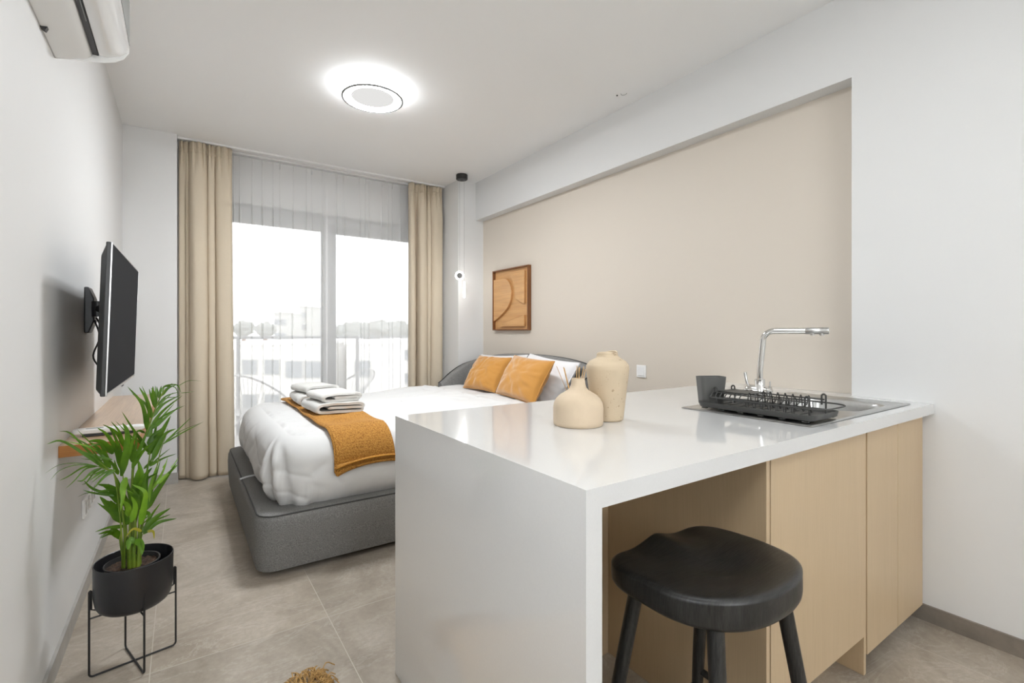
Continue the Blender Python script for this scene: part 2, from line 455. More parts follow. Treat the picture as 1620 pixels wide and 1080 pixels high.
def drape(name, label, x0, x1, folds, seed, ztop, zbot, lean):
    """folds: list of (share of the width, depth of the fold)"""
    S = sum(f[0] for f in folds); cum = [0]
    for f in folds: cum.append(cum[-1]+f[0]/S)
    nf = len(folds); G = 10
    def fn(u, v):
        z = lerp(ztop, zbot, v); dz = ztop-z
        uw = u+.018*noise.noise(Vector((u*4, z*.9, seed)))*sstep(.1, .6, dz)*(1-(2*u-1)**4)
        uw = min(1, max(0, uw))
        i = min(nf-1, next((k for k in range(nf) if uw <= cum[k+1]+1e-9), nf-1)); t_ = (uw-cum[i])/(cum[i+1]-cum[i])
        k = sstep(.0, .35, dz)
        hump = max(0, sin(PI*t_))**.55
        a = folds[i][1]*lerp(.45, lerp(.85, 1.12, v), k)
        hd = 1-sstep(.06, .30, dz); tape_ = exp(-((dz-.085)/.028)**2)
        g = abs(sin(PI*G*u+.5*sin(u*11)))**.7
        y = YT+.040-a*hump-.026*hd*g+.006*tape_
        y -= .012*(noise.noise(Vector((u*7+4, z*.8, seed+3))))*k
        x = lerp(x0, x1, u)-.012*sin(2*PI*t_)*k*min(1, folds[i][1]*18)+lean*(v**1.5)*u
        x += .004*hd*sin(2*PI*G*u)
        return (x, y, z)
    t = thing(name, label, 'curtain', ((x0+x1)/2, YT, zbot), 'beige drapes')
    build('drape_panel', MB().grid(260, 80, fn), M['curtain'], t, smooth=180, solid=.003)
    def tape(u, v):
        p = fn(u, .021+.012*v); return (p[0], p[1]-.0040, p[2])
    build('heading_tape', MB().grid(260, 4, tape), M['curtain'], t, smooth=180, solid=.002)
    return t
drape('curtain_drape', 'long beige drape left of the sheer curtains', XS+.012, .352, [(.14, .012), (.05, .03), (.36, .115), (.13, .075), (.36, .10)], 3, ZC-.022, .012, .022)
drape('curtain_drape', 'long beige drape right of the sheers beside the column', 1.945, XC-.025, [(.13, .085), (.12, .010), (.28, .095), (.10, .07), (.40, .10)], 11, ZC-.022, .012, -.012)

def sheer_panel(label, x0, x1, seed, lines, flip):
    def fn(u, v):
        z = lerp(ZC-.02, .02, v); x = lerp(x0, x1, u); y = YT+.155; xs = 0
        for (c, w, a, s) in lines:
            cx = c+s*v; q = (x-cx)/w
            e = exp(-q*q); y -= a*e*lerp(.10, 1.0, sstep(.08, .30, v)); xs += -1.15*w*q*exp(-q*q*.8)*1.3
        y += .008*sin(x*23+seed)*lerp(.3, 1, v)+.006*noise.noise(Vector((x*5, z*.7, seed)))
        x += xs*.9
        return (x, y, z)
    t = thing('sheer_curtain', label, 'curtain', ((x0+x1)/2, YT+.155, .02), 'white sheers')
    build('voile_panel', MB().grid(520, 34, fn), M['sheer'], t, smooth=180)
    build('heading_tape', MB().grid(180, 4, lambda u, v: (fn(u, 0)[0], fn(u, 0)[1]-.004, ZC-.02-.055*v)), M['sheer'], t, smooth=180)
    ew = .012
    xe = (x1-ew, x1) if not flip else (x0, x0+ew)
    build('side_hem', MB().grid(4, 30, lambda u, v: (lerp(xe[0], xe[1], u), fn(1 if not flip else 0, v)[1]-.003, lerp(ZC-.02, .02, v))), M['sheer'], t, smooth=180)
    return t
LA = [(.375, .006, .03, 0), (.42, .006, .03, .01), (.52, .006, .03, -.005), (.60, .008, .04, .005), (.69, .006, .035, -.01), (.745, .006, .03, 0), (.86, .006, .035, -.02), (.975, .006, .03, -.02), (1.02, .006, .02, 0), (1.115, .014, .03, 0)]
LB = [(1.25, .007, .03, .01), (1.315, .014, .045, .015), (1.475, .007, .03, .02), (1.535, .006, .03, -.03), (1.57, .006, .03, -.01), (1.70, .007, .03, -.01), (1.765, .006, .03, .01), (1.81, .006, .03, 0), (1.90, .016, .04, -.02), (1.99, .006, .03, -.02), (2.05, .006, .03, 0)]
sheer_panel('white sheer curtain panel on the left half of the window', .14, 1.165, 1.0, LA, False)
sheer_panel('white sheer curtain panel on the right half of the window', 1.150, 2.25, 5.0, LB, True)

# ------------------------------------------------------------------ lamps
t = thing('ceiling_lamp', 'round glowing ceiling lamp with a thin grey rim', 'lamp', (1.020, 3.090, ZC))
c = (1.020, 3.090, ZC)
build('canopy', MB().lathe([(.07, 0), (.07, -.050)], c, 40), M['white_plastic'], t)
build('disc', MB().lathe([(.125, -.046), (.134, -.050), (.132, -.0545), (.0, -.0545)], c, 64, True, False), M['lamp_disc'], t)
build('glow_ring', MB().lathe([(.1845, -.062), (.179, -.0645), (.160, -.0640), (.134, -.0560)], c, 64, False, False), M['lamp_glow'], t)
build('back_glow', MB().lathe([(.134, -.0545), (.136, -.040), (.172, -.040), (.1845, -.046)], c, 64, False, False), M['lamp_back'], t)
build('side_glow', MB().lathe([(.1845, -.0462), (.1845, -.0615)], c, 64, False, False), M['lamp_side'], t)
build('rim', MB().lathe([(.1850, -.0600), (.1915, -.0600), (.1915, -.0680), (.1800, -.0680), (.1800, -.0648), (.1850, -.0600)], c, 72, False, False), M['lamp_grey'], t)

c = (2.305, 4.262, ZC)
t = thing('pendant_lamp', 'slim pendant with a black ceiling rose, glowing ring and light rod', 'lamp', c)
build('ceiling_rose', MB().lathe([(.054, 0), (.057, -.004), (.057, -.046), (.053, -.050)], c, 40), M['black_metal'], t)
pa = Vector((2.280, 4.262, 0)); pb = Vector((2.322, 4.245, 0))
build('cord', MB().cyl((pa.x, pa.y, ZC-.05), (pa.x, pa.y, 1.80), .0013, n=6), M['cable'], t)
build('cord', MB().cyl((pb.x, pb.y, ZC-.05), (pb.x, pb.y, 1.70), .0013, n=6), M['cable'], t)
ax = Vector((-.36, -.93, 0)).normalized(); u1 = ax.cross(Vector((0, 0, 1))).normalized(); u2 = Vector((0, 0, 1))
cc = Vector((pa.x, pa.y, 1.758))
def ring(R, off): return [cc+ax*off+u1*R*cos(2*PI*k/40)+u2*R*sin(2*PI*k/40) for k in range(40)]
build('light_ring', MB().tube(ring(.037, 0), .0065, 10, True), M['pendant_glow'], t)
build('ring_disc', MB().tube([cc-ax*.012, cc-ax*.008, cc+ax*.008, cc+ax*.012], [.024, .029, .029, .024], 32), M['pendant_cap'], t)
build('light_rod', MB().tube([(pb.x, pb.y, 1.700), (pb.x, pb.y, 1.695), (pb.x, pb.y, 1.545), (pb.x, pb.y, 1.540)], [.006, .0095, .0095, .006], 16), M['pendant_glow'], t)

hk = Vector((2.385, 2.224, ZC))
t = thing('ceiling_hook', 'tiny bent wire hook with a dark screw on the ceiling', 'hook', hk)
build('wire', MB().tube(bez([hk+Vector((0, 0, .002)), hk+Vector((.004, -.006, -.012)), hk+Vector((.018, -.022, -.012)), hk+Vector((.028, -.028, -.002))], 12), .0016, 6), M['cable'], t)
build('screw', MB().cyl(hk+Vector((-.004, .028, 0)), hk+Vector((-.004, .028, -.006)), .005, n=12), M['black_metal'], t)

# ------------------------------------------------------------------ air conditioner
AX0 = XL; AY0, AY1 = 1.505, 2.322
t = thing('air_conditioner', 'white wall air conditioner above the television', 'air conditioner', (XL, (AY0+AY1)/2, 2.16))
body = [(-.37, 2.160), (-.33, 2.168), (-.315, 2.176), (-.285, 2.182), (-.2705, 2.196), (-.268, 2.225), (-.245, 2.228), (-.235, 2.30), (-.20, 2.42), (-.24, 2.455), (-.37, 2.455)]
build('housing', MB().prism(body, lambda a, b, k: (a, k, b), AY0+.02, AY1-.006), M['white_plastic'], t, smooth=40, bevel=.003)
fp = [(-.251, 2.206), (-.225, 2.207), (-.19, 2.221), (-.168, 2.243), (-.163, 2.262), (-.163, 2.43), (-.175, 2.445), (-.20, 2.445), (-.20, 2.27), (-.235, 2.232)]
build('front_panel', MB().prism(fp, lambda a, b, k: (a, k, b), AY0+.02, AY1-.006), M['white_gloss'], t, smooth=50, bevel=.002)
build('panel_edge', MB().box(-.1632, -.1615, AY0+.02, AY1-.007, 2.270, 2.43), M['grey_plastic'], t, smooth=0)
ep = [(-.37, 2.160), (-.285, 2.175), (-.236, 2.184), (-.205, 2.196), (-.180, 2.215), (-.164, 2.243), (-.160, 2.43), (-.18, 2.458), (-.37, 2.458)]
for y0, y1 in ((AY1-.006, AY1), (AY0, AY0+.02)):
    build('end_cap', MB().prism(ep, lambda a, b, k: (a, k, b), y0, y1), M['white_plastic'], t, smooth=40, bevel=.002)
build('outlet_slot', MB().box(-.2685, -.2515, AY0+.03, AY1-.008, 2.2035, 2.2085), M['black_plastic'], t, smooth=0)
build('louver', MB().box(-.2570, -.2545, AY0+.05, AY1-.25, 2.200, 2.2034), M['grey_plastic'], t, smooth=0)
build('wall_clip', MB().prism([(XL, 2.158), (-.358, 2.150), (-.352, 2.163), (XL, 2.166)], lambda a, b, k: (a, k, b), 2.10, 2.118), M['black_plastic'], t, smooth=0)

# ------------------------------------------------------------------ television on its arm
t = thing('television', 'black flat television tilted out from the left wall', 'television', (-.22, 2.735, .966))
tilt = radians(1.8); yaw = radians(.9)
Rm = Matrix.Rotation(-yaw, 3, 'Z') @ Matrix.Rotation(-tilt, 3, 'Y').inverted()
tc = Vector((-.208, 2.735, 1.240))
def tvp(x, y, z): return tc+Rm @ Vector((x, y, z))
def tvbox(mb, x0, x1, y0, y1, z0, z1):
    v = [tvp(x, y, z) for x in (x0, x1) for y in (y0, y1) for z in (z0, z1)]
    return mb.add(v, [(0, 1, 3, 2), (4, 6, 7, 5), (0, 4, 5, 1), (2, 3, 7, 6), (0, 2, 6, 4), (1, 5, 7, 3)])
hw, hh = .497, .277
build('casing', tvbox(MB(), -.016, 0, -hw, hw, -hh, hh), M['tv_side'], t, bevel=.004)
bk = MB(); 
v = [tvp(-.015, y*hw*.985, z*hh*.985) for y, z in ((-1, -1), (1, -1), (1, 1), (-1, 1))]+[tvp(-.031, y*hw*.94, z*hh*.88-.012) for y, z in ((-1, -1), (1, -1), (1, 1), (-1, 1))]
bk.add(v, [(0, 1, 5, 4), (1, 2, 6, 5), (2, 3, 7, 6), (3, 0, 4, 7), (4, 5, 6, 7)])
build('back_cover', bk, M['tv_side'], t, bevel=.006)
build('screen', tvbox(MB(), .0005, .0020, -hw+.0035, hw-.0035, -hh+.012, hh-.006), M['screen'], t, smooth=0)
sb = MB()
tvbox(sb, -.001, .0030, -hw, -hw+.0025, -hh, hh); tvbox(sb, -.001, .0030, hw-.0025, hw, -hh, hh); tvbox(sb, -.001, .0030, -hw, hw, -hh, -hh+.010); tvbox(sb, -.001, .0030, -hw, hw, hh-.005, hh)
build('bezel', sb, M['silver'], t, smooth=0)
build('sensor', tvbox(MB(), -.004, .004, -.03, .01, -hh-.006, -hh), M['black_plastic'], t, smooth=0)
t = thing('tv_mount', 'black arm bracket fixing the television to the left wall', 'tv bracket', (XL, 3.0, 1.30))
build('wall_plate', MB().prism([(-.37, 1.19), (-.354, 1.19), (-.335, 1.245), (-.335, 1.35), (-.354, 1.402), (-.37, 1.402)], lambda a, b, k: (a, k, b), 2.935, 3.04), M['black_plastic'], t, bevel=.004)
build('arm', MB().tube([(-.337, 2.99, 1.30), (-.318, 2.90, 1.30)], .020, 12).tube([(-.318, 2.90, 1.30), (-.252, 2.80, 1.30)], .018, 12), M['black_metal'], t, smooth=40)
build('pivot', MB().cyl((-.318, 2.90, 1.265), (-.318, 2.90, 1.335), .022), M['black_metal'], t)
build('screen_plate', MB().box(-.256, -.240, 2.68, 2.82, 1.23, 1.36), M['black_metal'], t, bevel=.003)
for pts in ([(-.335, 2.95, 1.25), (-.315, 2.93, 1.17), (-.335, 2.91, 1.08), (-.29, 2.86, 1.02), (-.245, 2.80, 1.03)], [(-.33, 2.97, 1.26), (-.29, 2.90, 1.19), (-.246, 2.84, 1.21)]):
    tag(build('television_cable', MB().tube(bez(pts, 24), .0035, 8), M['black_plastic'], loc=pts[0]), 'thin black cable dropping from the bracket behind the television' if len(pts) == 5 else 'short black cable looped close under the television bracket', 'cable', 'television cables')

# ------------------------------------------------------------------ wall shelf, its gadgets, sockets, switch
t = thing('wall_shelf', 'floating wooden wall shelf under the television', 'shelf', (XL, 3.2, .735))
build('board', MB().box(XL, -.138, 2.378, 4.06, .738, .779), M['shelf_top'], t, smooth=0, bevel=.0015)
build('edge_band', MB().box(XL+.0005, -.1375, 2.374, 2.378, .7375, .7788).box(-.138, -.134, 2.374, 4.06, .7375, .7788), M['shelf_edge'], t, smooth=0)
t = thing('set_top_box', 'slim black box lying on the wooden shelf', 'media box', (-.25, 2.55, .779))
build('case', MB().box(-.325, -.165, 2.525, 2.60, .7795, .789), M['black_plastic'], t, bevel=.002)
build('foot', MB().box(-.31, -.18, 2.53, 2.59, .779, .7795), M['black_plastic'], t, smooth=0)
t = thing('remote_control', 'long white remote lying on the black box on the shelf', 'remote control', (-.25, 2.545, .789))
rp = rrect(.115, .024, .022, 40); ang = radians(-4)
def rot2(p, a, c0): return (c0[0]+p[0]*cos(a)-p[1]*sin(a), c0[1]+p[0]*sin(a)+p[1]*cos(a))
RC = (-.243, 2.548)
build('case', MB().prism([rot2(p, ang, RC) for p in rp], lambda a, b, k: (a, b, k), .789, .809), M['white_plastic'], t, bevel=.006, segs=3)
build('display', MB().prism([rot2(p, ang, (RC[0]-.045, RC[1]-.004)) for p in rrect(.028, .011, .004, 16)], lambda a, b, k: (a, b, k), .809, .8096), M['grey_plastic'], t, smooth=0)
for k in range(4):
    build('button', MB().prism([rot2(p, ang, (RC[0]+.01+.02*k, RC[1]+.001)) for p in rrect(.006, .005, .003, 12)], lambda a, b, k_: (a, b, k_), .809, .8102), M['white_gloss'], t, smooth=0)

def socket(y0, label):
    t = thing('wall_socket', label, 'socket', (XL, y0+.075, .355), 'sockets under the shelf')
    build('plate', MB().box(XL, XL+.010, y0, y0+.15, .355, .441), M['white_plastic'], t, bevel=.003)
    for q in (.04, .11):
        build('outlet', MB().box(XL+.010, XL+.0112, y0+q-.026, y0+q+.026, .366, .43), M['white_gloss'], t, smooth=0)
        for dy, dz, w, hh_ in ((0, .018, .004, .010), (-.011, -.010, .007, .004), (.011, -.010, .007, .004)):
            build('pin_hole', MB().box(XL+.0112, XL+.0116, y0+q+dy-w/2, y0+q+dy+w/2, .398+dz-hh_/2, .398+dz+hh_/2), M['black_plastic'], t, smooth=0)
socket(2.870, 'white double socket on the left wall, nearer one under the shelf')
socket(3.045, 'white double socket on the left wall, farther one under the shelf')
t = thing('light_switch', 'white light switch on the beige wall just right of the tall vase', 'switch', (XB, 2.265, .88))
build('plate', MB().box(XB-.009, XB, 2.224, 2.307, .880, .966), M['white_plastic'], t, bevel=.003)
build('rocker', MB().prism([(XB-.009, .893), (XB-.0135, .896), (XB-.010, .953), (XB-.009, .953)], lambda a, b, k: (a, k, b), 2.238, 2.293), M['white_gloss'], t, bevel=.001)

# ------------------------------------------------------------------ wooden wall art
t = thing('wall_art', 'square carved wooden relief panel on the beige wall', 'wall art', (XB, 3.855, 1.21))
y0, y1, z0, z1 = 3.552, 4.160, 1.214, 1.812
build('back_panel', MB().box(2.629, XB-.001, y0+.006, y1-.006, z0+.006, z1-.006), M['art_wood'], t, smooth=0)
for nm, bx in (('frame_bar', (y0, y1, z0, z0+.012)), ('frame_bar', (y0, y1, z1-.012, z1)), ('frame_bar', (y0, y0+.012, z0+.012, z1-.012)), ('frame_bar', (y1-.012, y1, z0+.012, z1-.012))):
    build(nm, MB().box(2.600, XB-.0005, *bx), M['art_dark'], t, smooth=0, bevel=.0015)
def art(poly, x0, x1, name):
    P = [(lerp(y1-.012, y0+.012, a), lerp(z1-.012, z0+.012, b)) for a, b in poly]
    build(name, MB().prism(P, lambda a, b, k: (k, a, b), x0, x1), M['art_wood'], t, smooth=30, bevel=.002)
Dp = [(0, .135)]+[(.30+.245*sin(q*PI/2/10)**1.0, .135+.26*(1-cos(q*PI/2/10))) for q in range(11)]+[(.545-.05*(q/10)-.43*(q/10)**2.2, .395+.44*(q/10)**.85) for q in range(1, 11)]+[(0, .86)]
art(Dp, 2.606, 2.629, 'carved_lobe')
art([(.50, .055), (.90, .055), (.90, .59), (.86, .59), (.66, .50), (.60, .25)], 2.610, 2.629, 'carved_block')
art([(.46, .86), (.90, .775), (.90, .955), (.20, .955), (.30, .90)], 2.608, 2.629, 'carved_block')

# ------------------------------------------------------------------ planter with palm
pc = Vector((-.142, 2.222, 0))
t = thing('plant_stand', 'thin black wire stand holding the planter', 'plant stand', pc)
LG = [(-.264, 2.198), (-.019, 2.247), (-.108, 2.114), (-.176, 2.333)]
def uframe(a, b, zt):
    A, B = Vector((*a, 0)), Vector((*b, 0)); d = (B-A).normalized(); r = .012; z0_ = .0035; pts = [A+Vector((0, 0, zt))]
    for k in range(7):
        q = PI/2*k/6; pts.append(A+d*r*(1-cos(q))+Vector((0, 0, z0_+r*(1-sin(q)))))
    for k in range(7):
        q = PI/2*k/6; pts.append(B-d*r*(1-sin(q))+Vector((0, 0, z0_+r*(1-cos(q)))))
    pts.append(B+Vector((0, 0, zt))); return pts
build('leg_frame', MB().tube(uframe(LG[0], LG[1], .298), .0033, 8), M['black_metal'], t)
build('leg_frame', MB().tube([p+Vector((0, 0, .0)) for p in uframe(LG[2], LG[3], .298)], .0033, 8), M['black_metal'], t)
for l in LG:
    q = Vector((*l, 0)); d = (Vector((pc.x, pc.y, 0))-q).normalized()
    build('pot_hook', MB().tube([q+Vector((0, 0, .298)), q+d*.004+Vector((0, 0, .301)), q+d*.0055+Vector((0, 0, .298)), q+d*.006+Vector((0, 0, .235)), q+d*.020+Vector((0, 0, .228))], .0028, 8), M['black_metal'], t)
    build('support_bar', MB().tube([q+Vector((0, 0, .205)), q+d*.125+Vector((0, 0, .205))], .003, 8), M['black_metal'], t)
PZ = .2085
t = thing('planter_pot', 'round matte black planter on a wire stand', 'planter', (pc.x, pc.y, PZ))
prof = [(0, 0), (.078, 0), (.092, .004), (.103, .013), (.110, .026), (.1155, .060), (.1165, .160), (.1165, .168), (.1150, .1695), (.1130, .168), (.1120, .160), (.110, .060), (.098, .02), (0, .016)]
build('outer_pot', MB().lathe(prof, (pc.x, pc.y, PZ), 72, False, False), M['planter'], t)
t2 = thing('nursery_pot', 'small dark plastic grow pot inside the black planter', 'pot', (pc.x-.004, pc.y+.002, PZ+.02))
ic = (pc.x-.006, pc.y+.002, PZ+.018)
build('pot_wall', MB().lathe([(0, 0), (.066, 0), (.079, .132), (.0825, .132), (.0825, .138), (.0785, .138), (.0775, .128), (.064, .004), (0, .004)], ic, 56, False, False), M['tv_side'], t2)
so = build('soil', MB().grid(40, 14, lambda u, v: (ic[0]+.0765*v*cos(2*PI*u), ic[1]+.0765*v*sin(2*PI*u), ic[2]+.122+.006*noise.noise(Vector((v*cos(2*PI*u)*6, v*sin(2*PI*u)*6, 1)))+.004*noise.noise(Vector((v*cos(2*PI*u)*20, v*sin(2*PI*u)*20, 3)))), True), M['soil'], t2, smooth=180)
SZ = ic[2]+.122

# the palm: every frond is a part; leaflets are measured curves with a depth of their own
T1 = lambda p: (190+p[0]/7.714, 600+p[1]/7.714)
T2 = lambda p: (70+p[0]/7.714, 670+p[1]/7.714)
T3 = lambda p: (150+p[0]/7.714, 730+p[1]/7.714)
T4 = lambda p: (140+p[0]/9.82, 800+p[1]/9.82)
def pt_depth(uv, d):
    k = sin(TH)+cos(TH)*(uv[0]-810)/F
    if k < 0: d = min(d, .352/(-k))
    return ray_point(uv[0], uv[1], d)
palm = thing('palm_plant', 'green areca palm growing in the black planter', 'plant', (pc.x, pc.y, SZ))
lrnd = random.Random(5)
def leaflet(mb, T, pts, w, d0, d1, tw=None, n=14, scale=7.714):
    P = [pt_depth(T(p), lerp(d0, d1, (k/(len(pts)-1)))) for k, p in enumerate(pts)]
    Q = bez(P, n); W = .95*w/scale/F*(d0+d1)/2
    tw = lrnd.uniform(-.5, .5) if tw is None else tw
    eye = Vector((0, 0, H)); v = []
    for i in range(n):
        t_ = i/(n-1); tg = (Q[min(i+1, n-1)]-Q[max(i-1, 0)]).normalized()
        vd = (Q[i]-eye).normalized(); s_ = tg.cross(vd)
        s_ = s_.normalized() if s_.length > 1e-4 else Vector((1, 0, 0))
        nn = s_.cross(tg).normalized(); s2 = s_*cos(tw)+nn*sin(tw); n2 = nn*cos(tw)-s_*sin(tw)
        ww = W*.5*max(.02, min(1, (t_+.04)*5.5)**.8*(1-t_)**.62*1.12)
        v += [Q[i]+s2*ww+n2*ww*.32, Q[i], Q[i]-s2*ww+n2*ww*.32]
    f = []
    for i in range(n-1):
        for k in (0, 1): f.append((i*3+k, i*3+k+1, i*3+k+4, i*3+k+3))
    mb.add(v, f)
BASE = (212, 884)
def soilpt(dx, dy): return Vector((pc.x-.006+dx, pc.y+.002+dy, SZ-.006))
def frond(stem, sr, leaves, mat='leaf', root=(0, 0)):
    """stem: list of ((u,v),d) above the soil"""
    mb = MB(); pts = [soilpt(*root)]+[pt_depth(uv, d) for uv, d in stem]
    q = bez(pts, 26); mb.tube(q, [lerp(sr, sr*.35, k/25) for k in range(26)], 8)
    fo = build('frond', mb, M['stem'], palm, smooth=60)
    groups = {}
    for L in leaves: groups.setdefault(L[5] if len(L) > 5 else mat, []).append(L)
    for mt, LL in groups.items():
        m2 = MB()
        for L in LL:
            leaflet(m2, L[0], L[1], L[2], L[3], L[4])
            if L[2] > 24 and mt == 'leaf':        # a second, narrower leaflet beside it
                sgn = lrnd.choice((-1, 1)); pp = L[1]; tip = pp[-1]; bs = pp[0]; dx, dy = tip[0]-bs[0], tip[1]-bs[1]; ln = max(1, sqrt(dx*dx+dy*dy)); o_ = lrnd.uniform(.16, .30)*ln*sgn
                q = [(p[0]-dy/ln*o_*(k/(len(pp)-1))**1.3-dx*.10*(k/(len(pp)-1))+(lrnd.uniform(-12, 12) if k else 0), p[1]+dx/ln*o_*(k/(len(pp)-1))**1.3-dy*.10*(k/(len(pp)-1))) for k, p in enumerate(pp)]
                leaflet(m2, L[0], q, min(46, L[2]*.72), L[3]+.012, L[4]+lrnd.uniform(-.03, .05))
        build('leaflets' if mt == 'leaf' else 'young_leaflets' if mt == 'leaf_young' else 'yellow_leaflet', m2, M[mt], fo, smooth=60)
frond([((207, 850), 1.76), (T1((160, 1060)), 1.76), (T1((250, 830)), 1.77), (T1((330, 640)), 1.78), (T1((385, 480)), 1.80), (T1((440, 340)), 1.82), (T1((500, 200)), 1.84), (T1((560, 110)), 1.86)], .005, [
    (T1, [(330, 625), (270, 310), (90, 85)], 52, 1.78, 1.72), (T1, [(385, 475), (330, 260), (230, 90)], 52, 1.80, 1.77), (T1, [(430, 345), (402, 200), (400, 80)], 52, 1.82, 1.80),
    (T1, [(440, 335), (440, 160), (432, 72)], 34, 1.82, 1.87), (T1, [(480, 235), (490, 150), (505, 75)], 40, 1.84, 1.86), (T1, [(500, 205), (590, 105), (690, 65)], 34, 1.84, 1.90),
    (T1, [(515, 170), (545, 85), (690, 68), (745, 165)], 28, 1.85, 1.93), (T1, [(450, 325), (560, 205), (720, 150)], 26, 1.82, 1.92), (T1, [(395, 462), (530, 300), (745, 185)], 38, 1.80, 1.93),
    (T1, [(375, 585), (520, 390), (760, 195)], 46, 1.79, 1.94), (T1, [(400, 600), (580, 440), (740, 320)], 42, 1.79, 1.92), (T1, [(740, 165), (840, 155), (920, 145)], 9, 1.93, 1.97), (T1, [(700, 85), (840, 15), (1000, 20)], 8, 1.90, 1.98),
    (T1, [(150, 1085), (250, 830), (335, 620)], 62, 1.72, 1.74)], root=(.004, .006))
frond([((212, 845), 1.77), (T1((350, 1000)), 1.79), (T1((350, 910)), 1.80)], .004, [
    (T1, [(345, 890), (255, 740), (160, 610), (20, 390)], 46, 1.80, 1.70), (T1, [(350, 918), (490, 680), (620, 440)], 95, 1.80, 1.86), (T1, [(350, 810), (400, 690), (510, 600)], 72, 1.79, 1.82),
    (T1, [(395, 985), (480, 800), (560, 660), (685, 600)], 70, 1.79, 1.88), (T1, [(300, 655), (240, 628), (185, 655)], 34, 1.77, 1.72), (T1, [(340, 700), (370, 600), (440, 560)], 80, 1.78, 1.80)], root=(.012, .014))
frond([((224, 840), 1.79), (T1((450, 1060)), 1.82), (T1((500, 850)), 1.84), (T1((550, 720)), 1.86), (T1((580, 600)), 1.87)], .0028, [
    (T1, [(530, 790), (680, 640), (870, 460)], 24, 1.84, 1.96), (T1, [(540, 780), (760, 650), (1020, 515)], 20, 1.84, 1.98), (T1, [(545, 770), (720, 640), (980, 530)], 13, 1.85, 1.99),
    (T1, [(360, 1060), (520, 965), (690, 905)], 30, 1.82, 1.92), (T1, [(290, 1090), (370, 1000), (410, 890)], 34, 1.80, 1.84), (T1, [(520, 1080), (560, 1020), (580, 950)], 18, 1.82, 1.86, 'leaf_young'), (T1, [(620, 1080), (670, 1020), (715, 945)], 18, 1.84, 1.9, 'leaf_young')], root=(.022, .010))
frond([((200, 840), 1.72), (T2((960, 620)), 1.70)], .0045, [
    (T2, [(935, 560), (890, 350), (770, 140), (645, 48)], 64, 1.70, 1.60), (T2, [(985, 300), (880, 110), (715, 8)], 48, 1.69, 1.60), (T2, [(940, 640), (1000, 330), (1010, 100), (955, -10)], 84, 1.66, 1.62),
    (T2, [(1070, 470), (1060, 260), (1000, 90)], 80, 1.70, 1.66), (T2, [(960, 420), (900, 330), (870, 230)], 60, 1.70, 1.64), (T2, [(900, 620), (850, 520), (800, 440)], 55, 1.68, 1.64)], root=(-.010, -.008))
frond([((196, 830), 1.69), (T2((880, 680)), 1.66), (T2((780, 560)), 1.62), (T2((650, 450)), 1.59)], .004, [
    (T2, [(800, 570), (500, 372), (215, 210), (30, 250)], 48, 1.62, 1.50), (T2, [(835, 370), (700, 225), (525, 212)], 85, 1.65, 1.58), (T2, [(810, 540), (690, 340), (575, 225)], 66, 1.64, 1.58),
    (T2, [(760, 420), (500, 240), (300, 145)], 26, 1.62, 1.56), (T2, [(640, 330), (480, 260), (270, 215)], 26, 1.60, 1.55, 'leaf_young'), (T2, [(830, 440), (640, 400), (430, 320)], 32, 1.63, 1.57),
    (T2, [(740, 550), (620, 430), (480, 350)], 46, 1.61, 1.56)], root=(-.022, -.010))
frond([((192, 842), 1.68), (T2((860, 640)), 1.63), (T2((760, 560)), 1.60), (T2((655, 520)), 1.56)], .003, [
    (T2, [(665, 520), (440, 482), (190, 500), (0, 612)], 11, 1.57, 1.50), (T2, [(655, 517), (400, 502), (190, 570), (70, 692)], 13, 1.57, 1.50), (T2, [(650, 520), (480, 532), (300, 640), (180, 697)], 28, 1.57, 1.51),
    (T2, [(700, 540), (580, 590), (475, 690), (395, 700)], 32, 1.59, 1.54), (T2, [(745, 560), (650, 620), (550, 695)], 36, 1.60, 1.56), (T2, [(865, 562), (740, 640), (590, 805)], 46, 1.60, 1.56)], root=(-.028, .0))
frond([((190, 856), 1.71), (T3((320, 740)), 1.70), (T3((305, 520)), 1.67)], .0035, [
    (T3, [(330, 420), (190, 310), (30, 275)], 74, 1.68, 1.60), (T3, [(315, 510), (190, 400), (0, 340)], 70, 1.67, 1.60), (T2, [(850, 880), (600, 795), (480, 690)], 40, 1.64, 1.58), (T2, [(680, 860), (530, 845), (400, 897)], 12, 1.62, 1.56),
    (T3, [(325, 745), (200, 580), (60, 425)], 120, 1.70, 1.63), (T3, [(320, 640), (210, 530), (100, 470)], 86, 1.69, 1.63), (T3, [(335, 730), (260, 570), (190, 470)], 80, 1.69, 1.66), (T3, [(400, 770), (350, 640), (300, 560)], 80, 1.70, 1.67)], root=(-.022, .012))
frond([((214, 845), 1.73), (T3((480, 600)), 1.73), (T3((520, 300)), 1.73)], .007, [
    (T3, [(385, 190), (350, 330), (345, 430), (315, 605)], 84, 1.66, 1.61, 'leaf_young'), (T3, [(410, 670), (405, 540), (335, 475)], 70, 1.68, 1.63, 'leaf_young'), (T3, [(440, 740), (492, 550), (445, 420)], 76, 1.67, 1.63, 'leaf_young'),
    (T3, [(560, 770), (600, 560), (615, 370), (450, 275)], 78, 1.67, 1.64, 'leaf_young'), (T3, [(545, 570), (480, 420), (385, 340)], 62, 1.69, 1.64), (T3, [(575, 420), (565, 180), (530, -20)], 96, 1.72, 1.71), (T3, [(480, 480), (500, 240), (545, 60)], 84, 1.71, 1.69),
    (T3, [(510, 620), (430, 420), (380, 200)], 80, 1.74, 1.74), (T3, [(600, 600), (600, 350), (650, 100)], 110, 1.75, 1.78), (T3, [(430, 600), (330, 380), (260, 180)], 70, 1.73, 1.68)], root=(.0, .0))
